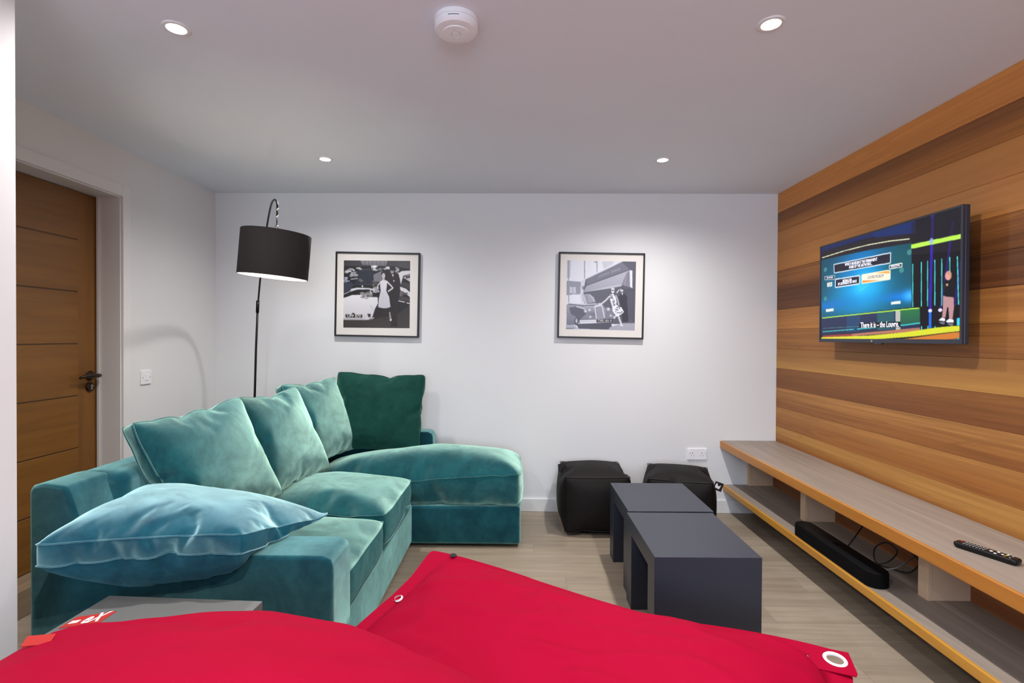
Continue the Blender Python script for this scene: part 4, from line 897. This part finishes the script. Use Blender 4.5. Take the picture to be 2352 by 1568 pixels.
arm(SY_0, SY_0+0.185); arm(SY_1-0.135, SY_1, 0.632)
for x, y in ((BX0+0.1, SY_0+0.1), (BX1-0.05, SY_0+0.1), (BX0+0.1, SY_1-0.08), (-0.02-0.01, 3.24), (-0.55, 3.24), (-0.03, SY_1-0.08)):
    P_(sofa, lathe('foot', [(0.022, 0.0), (0.024, 0.003), (0.022, 0.034)], (x, y, 0), 'foot', None, 'Z', 20))
# seat cushions
def flatten(lim):
    def f(x, y, z):
        if z < -lim: z = -lim-(abs(z)-lim)*0.12
        return (x, y, z)
    return f
cushion('seat_cushion', 'seat', (-1.035, 2.170, 0.352), (0, 1, 0), (-1, 0, 0), 'velvet', 'teal velvet sofa seat cushion nearest the camera, next to the near arm', 'cushion', 'seat cushions of the teal sofa', st=.82, su=.93, sv=.97, warp=flatten(.075), border='velvet_border_shaded')
cushion('seat_cushion', 'seat', (-1.030, 2.795, 0.372), (0, 1, 0), (-1, 0, 0), 'velvet', 'teal velvet sofa seat cushion in the middle, touching the chaise cushion', 'cushion', 'seat cushions of the teal sofa', st=.90, su=.96, sv=.97, flip=True, warp=flatten(.075), border='velvet_border_shaded')
def wchaise(x, y, z):
    if z < -.08: z = -.08-(abs(z)-.08)*0.1
    if z > 0: z += max(-.035, min(.03, .09*(x-.25)))*min(1, z/.08)
    return (x, y, z)
cushion('chaise_cushion', 'chaise', (-0.660, 3.425, 0.350), (1, 0, 0), (0, 1, 0), 'velvet', 'long teal velvet chaise seat cushion in front of the back wall', 'cushion', 'seat cushions of the teal sofa', st=1.0, su=.985, sv=.86, warp=wchaise)
# back cushions leaning on the backrest
def back(key, c, yaw, lean, label, mat='velvet', roll=0.0, **k):
    """yaw: direction the face looks (0 = +X), lean from the vertical"""
    n = Vector((math.cos(R(yaw)), math.sin(R(yaw)), 0)); u = Vector((-n.y, n.x, 0)); v = Vector((0, 0, 1))*math.cos(R(lean))-n*math.sin(R(lean))
    w_ = u.cross(v); u2 = u*math.cos(R(roll))+v*math.sin(R(roll)); v2 = v*math.cos(R(roll))-u*math.sin(R(roll))
    return cushion('scatter_cushion', key, c, u2, v2, mat, label, 'cushion', 'loose back cushions on the teal sofa', **k)
back('back_a', (-1.335, 2.22, 0.750), -8, 24, 'teal velvet back cushion, leftmost of the row leaning on the sofa back', roll=3, st=.62, sb=.62)
back('back_b', (-1.320, 2.84, 0.745), -6, 24, 'teal velvet back cushion, second of the leaning row, between two others', st=.62, sb=.62)
back('back_c', (-1.300, 3.37, 0.765), -10, 24, 'teal velvet back cushion, farthest of the leaning row, beside the dark green one', st=.62, sb=.6)
back('back_d', (-0.985, 3.585, 0.785), -92, 14, 'dark green velvet cushion upright against the back wall at the sofa corner', 'velvet_dark', roll=-2, st=.55, sb=.5)
# big pillow on the near arm
PC = [Vector(p) for p in ((-1.44, 1.50, .668), (-.875, 1.60, .668), (-.765, 2.06, .560), (-1.50, 2.04, .695))]   # near-left, near-right, far-right, far-left
pc = sum(PC, Vector())/4
def wpillow(x, y, z):
    s_, t_ = x/.70+.5, y/.58+.5
    p = (PC[0]*(1-s_)+PC[1]*s_)*(1-t_)+(PC[3]*(1-s_)+PC[2]*s_)*t_ - pc
    zz = p.z+z; wy = p.y+pc.y
    if wy > SY_0-.02 and zz+pc.z < .600: zz = .600-pc.z+(zz+pc.z-.600)*.08       # rests on the arm
    return (p.x, p.y, zz)
pl = cushion('scatter_cushion', 'pillow', pc, (1, 0, 0), (0, 1, 0), 'velvet_pillow', 'large blue teal velvet pillow lying across the near sofa arm', 'cushion', None, st=.62, sb=1.1, warp=wpillow, border='velvet_pillow_shaded', under=True)

# ================================================================== BLACK BEAN CUBES
def cube(label, c, rz, tagc, logo, flip, s=.9, tl_=(0, 0)):
    a = R(rz); t = cushion('bean_cube', 'cube', c, (math.cos(a), math.sin(a), 0), (-math.sin(a), math.cos(a), 0), 'blackbean', label, 'pouf', 'black bean cubes by the back wall', rest=0, corner=0, st=.86, sb=.82, su=s, sv=s, flip=flip, seam=True, seam_mat='tagblack')
    t.name = 'bean_cube'
    p, u, v = tagc; m = frame_mtx(p, u, v); P_(t, box('tag', -0.028, 0.028, -0.028, 0.028, -0.0008, 0.0008, 'tagblack', bev=0, mtx=m))
    if logo:
        # small pale animal silhouette facing right
        pts = [(-.020, -.012), (-.021, .004), (-.016, .020), (-.011, .016), (-.006, .004), (.004, .003), (.009, .009), (.015, .010), (.012, .001), (.011, -.010), (.004, -.017), (-.004, -.013), (-.012, -.013)]
        bm = bmesh.new(); add_prism(bm, [(x, y, 0.0009) for x, y in pts], (0, 0, 0.0003)); bmesh.ops.transform(bm, matrix=m, verts=bm.verts)
        tg = [ch for ch in t.children if ch.name.startswith('tag')][0]; lo_ = bm_link('logo', bm, 'tagwhite'); lo_.parent = tg; pass
    return t
cube('black fabric bean cube left of the coffee tables by the back wall', (0.533, 3.575, 0.205), 0, (onY(1291, 1074, 3.62), (1, 0, 0.05), (0, 0, 1)), False, False, .90)
cube('black fabric bean cube with a white animal logo tag, right, below the socket', (1.115, 3.52, 0.198), -14, (onY(1650, 1117, 3.30), (1, 0, -0.35), (0.3, 0, 1)), True, True, .86)

# ================================================================== RED BEAN BAGS
def bag(name, key, corners, label, st, sb, zprof=None, clampx=None, group='big red bean bags', floorz=0.02, holes=(), flange=True, fold=.05):
    """corners: far-left, far-right, near-right, near-left"""
    co, V, F, nin = relaxed(key); w, d, b, n, fl_ = SHAPES[key][:5]
    FL, FR, NR, NL = [Vector(c) for c in corners]; c0 = (FL+FR+NR+NL)/4; c0.z = 0
    root = thing(name, label, 'bean bag', c0, group); pts = []
    for i_, (x, y, z) in enumerate(co):
        x = .3*x+.7*V[i_][0]; y = .3*y+.7*V[i_][1]
        if i_ >= nin: z = 0.0
        else:
            e_ = (abs(V[i_][0])*2/w*abs(V[i_][1])*2/d)**4; x *= 1-.12*e_; y *= 1-.12*e_
            if z > 0:                                     # soft folds in the cloth
                f_ = noise.noise(Vector((x*2.3+y*1.2, y*6.5-x*2.0, w*7))); f2 = noise.noise(Vector((x*6-y*2, y*2.6+x, w*3)))
                k_ = min(1, z/.06); z += k_*fold*(max(0, 1-abs(f_)*5)**2-.3*f2)
        s = x/(w+2*fl_)+.5; t_ = .5-y/(d+2*fl_)
        p = (FL*(1-s)+FR*s)*(1-t_)+(NL*(1-s)+NR*s)*t_
        if zprof: p.z = zprof(s, t_, p)
        p.z += z*(st if z > 0 else sb); p.z = max(p.z, floorz)
        if clampx is not None: p.x = max(p.x, clampx)
        pts.append(p)
    def skip(f):
        c = sum((pts[i] for i in f), Vector())/len(f); return any((c-h).length < rr for h, rr in holes)
    faces = [f for f in F if all(i < nin for i in f) or (flange and not skip(f))]
    used = sorted({i for f in faces for i in f}); mp = {i: k for k, i in enumerate(used)}
    o = link('cover', [pts[i]-c0 for i in used], [[mp[i] for i in f] for f in faces], 'red', None, True); o.parent = root
    m = o.modifiers.new('smooth', 'SUBSURF'); m.levels = 1; m.render_levels = 1
    return root, pts, c0
A_, B_ = onZ(990, 1260, .435), onZ(1958, 1508, .30)
g_dir = Vector((-0.42, -0.90, 0)); NRc = B_+g_dir*0.95; NRc.z = .22; NLc = A_+Vector((-0.50, -0.87, 0))*0.95; NLc.z = .20
def zp2(s, t_, p):
    e = .43*(1-s)+.30*s; return e*(1-t_)+.21*t_+0.012*math.sin(s*9)*(1-t_)
Ec = B_+Vector((0, 0, .003)); eA = (A_-B_).normalized(); eB = (NRc-B_).normalized(); eA.z *= .3
eU = -eA; eV = -eB; eN = eU.cross((eV-eU*eV.dot(eU)).normalized()).normalized(); tab_r = .048
tabc = Ec+eA*.056+eB*.056
nin2 = relaxed('bag_a')[3]
bag2, pts2, c2 = bag('bean_bag', 'bag_a', [A_, B_, NRc, NLc], 'red fabric bean bag with eyelets, lying in front of the coffee tables', .46, .95, zprof=zp2, holes=[(tabc, 0.046)])
# corner tab with an eyelet
def eyelet(parent, c, u, v, rr=0.029, tab=None, c0=Vector((0, 0, 0))):
    m = frame_mtx(c, u, v)
    if tab:
        bm = bmesh.new(); n_ = 32; inner = [bm.verts.new((rr*.8*math.cos(2*PI*k/n_), rr*.8*math.sin(2*PI*k/n_), 0)) for k in range(n_)]
        x0, x1, y0, y1 = tab; outer = []
        for k in range(n_):
            a = 2*PI*k/n_; ca, sa_ = math.cos(a), math.sin(a); q = min((x1/ca if ca > 1e-6 else 9), (x0/ca if ca < -1e-6 else 9), (y1/sa_ if sa_ > 1e-6 else 9), (y0/sa_ if sa_ < -1e-6 else 9)); outer.append(bm.verts.new((q*ca, q*sa_, 0)))
        for k in range(n_): bm.faces.new((inner[k], outer[k], outer[(k+1) % n_], inner[(k+1) % n_]))
        bmesh.ops.transform(bm, matrix=m, verts=bm.verts); o = bm_link('corner_tab', bm, 'red'); s_ = o.modifiers.new('t', 'SOLIDIFY'); s_.thickness = 0.003; s_.offset = 0; P_(parent, o)
    o = lathe('eyelet', [(rr*.74, -0.003), (rr*.74, 0.002), (rr*.85, 0.005), (rr, 0.004), (rr*1.08, 0.001)], (0, 0, 0), 'plastic_w', None, 'Z', 40, False, mtx=m); P_(parent, o)
eyelet(bag2, tabc+eN*(.012 if eN.z > 0 else -.012), eU, eV, .032, (-.075, tab_r, -.062, tab_r))
def ring_pt(px, py):
    rr_ = ray(px, py).normalized(); o_ = Vector((0, 0, CAM_Z)); k_ = [i for i in range(len(pts2)) if i >= nin2]
    return pts2[min(k_, key=lambda i: ((pts2[i]-o_)-rr_*(pts2[i]-o_).dot(rr_)).length)]
ld = (NLc-A_); eyelet(bag2, ring_pt(903, 1380)+Vector((.012, 0, .004)), (1, .3, .25), ld, .017)
P_(bag2, lathe('eyelet', [(0.0005, 0.0), (0.014, 0.0)], (0, 0, 0), 'tagblack', None, 'Z', 24, False, mtx=frame_mtx(ring_pt(1049, 1270)+Vector((0, -.012, .004)), B_-A_, (-.2, 1, .1))))
prof = [(-1.30, .520), (-1.236, .545), (-1.08, .600), (-.85, .622), (-.60, .634), (-.40, .618), (-.216, .560), (-.067, .485), (.10, .37), (.3, .30)]
def zp1(s, t_, p):
    x = p.x
    for (xa, za), (xb, zb_) in zip(prof, prof[1:]):
        if x <= xb: break
    k = min(1, max(0, (x-xa)/(xb-xa))); base_ = za+(zb_-za)*k+0.008*math.sin(x*7+t_*5)
    ax, ay, bx, by = -.98, 1.21, -.66, 1.15
    q = max(0, min(1, ((x-ax)*(bx-ax)+(p.y-ay)*(by-ay))/((bx-ax)**2+(by-ay)**2))); dd = math.hypot(x-ax-q*(bx-ax), p.y-ay-q*(by-ay))
    return base_-.022*math.exp(-(dd/.028)**2)
F1 = [(-1.25, 1.345, .5), (0.14, 1.30, .3), (0.0, -.05, .4), (-1.44, .15, .5)]
bag1, pts1, c1 = bag('bean_bag', 'bag_b', F1, 'red fabric bean bag nearest the camera, draped over the grey side table', .22, .22, zprof=zp1, clampx=XP+0.008, flange=False)
# label sewn near the far left corner
def on_bag(px, py, z=.55):
    """nearest point of the bag surface under a photo position"""
    rr_ = ray(px, py).normalized(); best = None
    for p in pts1:
        q = p-Vector((0, 0, CAM_Z)); d_ = (q-rr_*q.dot(rr_)).length
        if best is None or d_ < best[0]: best = (d_, q.dot(rr_))
    return Vector((0, 0, CAM_Z))+rr_*(best[1]-0.004)
a1, a2 = on_bag(166, 1424), on_bag(246, 1412)
pm = frame_mtx((a1+a2)/2+Vector((0.01, -0.014, .003)), a2-a1, (0.25, 1, .12))
pt = box('label_patch', -0.075, 0.070, -0.024, 0.022, -0.001, 0.001, 'patch', bev=0.0005, mtx=pm); P_(bag1, pt)
text_mesh('label_text', 'eX', .056, pm @ Matrix.Translation((0.022, 0.0, 0.0018)), 'tagwhite', None, bold=.0015)
lt = bpy.data.objects['label_text']; P_(bag1, lt)
bm = bmesh.new(); add_box(bm, -0.062, -0.030, -0.010, 0.002, 0.001, 0.002, 0, 1, pm); P_(bag1, bm_link('label_mark', bm, 'tagwhite'))
a3 = on_bag(100, 1474); P_(bag1, box('side_tag', -0.035, 0.02, -0.012, 0.012, -0.001, 0.001, 'patch', bev=0, mtx=frame_mtx(a3+Vector((-.01, .008, .0)), (1, 0.2, 0), (0, 1, .5))))

# ================================================================== FLOOR LAMP
LY, PY = 2.74, 3.42                          # depth of the hanging shade and of the pole
px0 = onY(585, 912, PY).x
lp = thing('floor_lamp', 'tall arched floor lamp with a black drum shade behind the sofa', 'floor lamp', (px0, PY, 0))
P_(lp, lathe('base', [(0.14, 0.0), (0.142, 0.004), (0.14, 0.02), (0.03, 0.028), (0.014, 0.05)], (px0, PY, 0), 'black_metal', None, 'Z', 48, True))
j0 = onY(592, 705, PY)
P_(lp, tube('pole', [(px0, PY, 0.03), onY(585, 912, PY), onY(588, 800, PY), j0], [0.008, 0.0075, 0.0072, 0.007], 'black_metal'))
P_(lp, tube('joint', [onY(591.2, 718, PY), onY(592.3, 690, PY)], 0.0105, 'black_metal'))
arc = spline([j0, onY(597, 648, PY-.02), onY(604, 580, PY-.09), onY(612, 527, PY-.20), onY(619, 487, PY-.36), onY(625, 465, LY+.20), onY(631.5, 458.5, LY+.10), onY(636.5, 466, LY+.03), onY(637.5, 484, LY+.01)], 6)
P_(lp, tube('arm', arc, 0.0056, 'black_metal'))
for y0, y1, rr, mt in ((478, 483, .007, 'chrome'), (484, 494, .005, 'black_metal'), (495, 499, .006, 'chrome'), (500, 522, .003, 'black_metal'), (518, 530, .009, 'chrome')):
    P_(lp, tube('hanger', [onY(637.3-(y0-478)*.04, y0, LY+.01), onY(637-(y1-478)*.04, y1, LY+.008)], rr, mt))
sc_ = onY(631.5, 586, LY)
mS = Matrix.Translation(sc_) @ Matrix.Rotation(R(5.0), 4, 'Y') @ Matrix.Scale(LY/3.12, 4)
P_(lp, lathe('lamp_shade', [(0.196, -0.135), (0.199, -0.136), (0.200, -0.134), (0.200, 0.134), (0.199, 0.136), (0.196, 0.135)], (0, 0, 0), 'shade', None, 'Z', 96, False, mtx=mS))
P_(lp, lathe('shade_lining', [(0.1965, -0.1345), (0.1955, -0.130), (0.1955, 0.130), (0.1965, 0.1345)], (0, 0, 0), 'shade_in', None, 'Z', 96, False, mtx=mS))
bm = bmesh.new()
for k in range(3): a = R(120*k+20); add_tube(bm, [(0.02*math.cos(a), 0.02*math.sin(a), 0.10), (0.1955*math.cos(a), 0.1955*math.sin(a), 0.128)], 0.002, 8)
add_lathe(bm, [(0.022, 0.095), (0.022, 0.104)], (0, 0, 0), 'Z', 24, True); bmesh.ops.transform(bm, matrix=mS, verts=bm.verts)
P_(lp, bm_link('shade_ring', bm, 'chrome', None, True))
P_(lp, lathe('lamp_holder', [(0.016, 0.05), (0.02, 0.06), (0.02, 0.12), (0.010, 0.14)], (0, 0, 0), 'black_plastic', None, 'Z', 24, True, mtx=mS))
M['bulb'] = simple('warm_lit_bulb', (255, 240, 215), 0.4, emit=(255, 236, 205), es=6)
P_(lp, lathe('bulb', [(0.012, 0.052), (0.024, 0.03), (0.028, 0.012), (0.024, -0.004), (0.012, -0.014), (0.001, -0.017)], (0, 0, 0), 'bulb', None, 'Z', 24, True, mtx=mS))
l = bpy.data.lights.new('lamp_bulb', 'POINT'); l.energy = 1.6; l.color = (1, .9, .78); l.shadow_soft_size = 0.03
lo = bpy.data.objects.new('lamp_bulb', l); COL.objects.link(lo); lo.location = sc_+Vector((0, 0, -0.035)); P_(lp, lo)

# ================================================================== LIGHT AND RENDER
w = bpy.data.worlds.new('world'); SC.world = w; w.use_nodes = True
bg = w.node_tree.nodes['Background']; bg.inputs[0].default_value = (0.62, 0.74, 1.0, 1); bg.inputs[1].default_value = 1.2
l = bpy.data.lights.new('window_daylight', 'AREA'); l.shape = 'RECTANGLE'; l.size = 2.2; l.size_y = 1.3; l.energy = 62; l.color = (0.70, 0.82, 1.0)
lo = bpy.data.objects.new('window_daylight', l); COL.objects.link(lo); lo.location = (0.2, YF-0.16, 1.5); lo.rotation_euler = (R(90), 0, 0)
SC.view_settings.view_transform = 'Standard'; SC.view_settings.look = 'None'; SC.view_settings.gamma = 1.0; SC.view_settings.use_curve_mapping = False
SC.view_settings.exposure = 0.7
SC.cycles.use_denoising = True
SC.cycles.max_bounces = 10; SC.cycles.diffuse_bounces = 6; SC.cycles.sample_clamp_indirect = 6
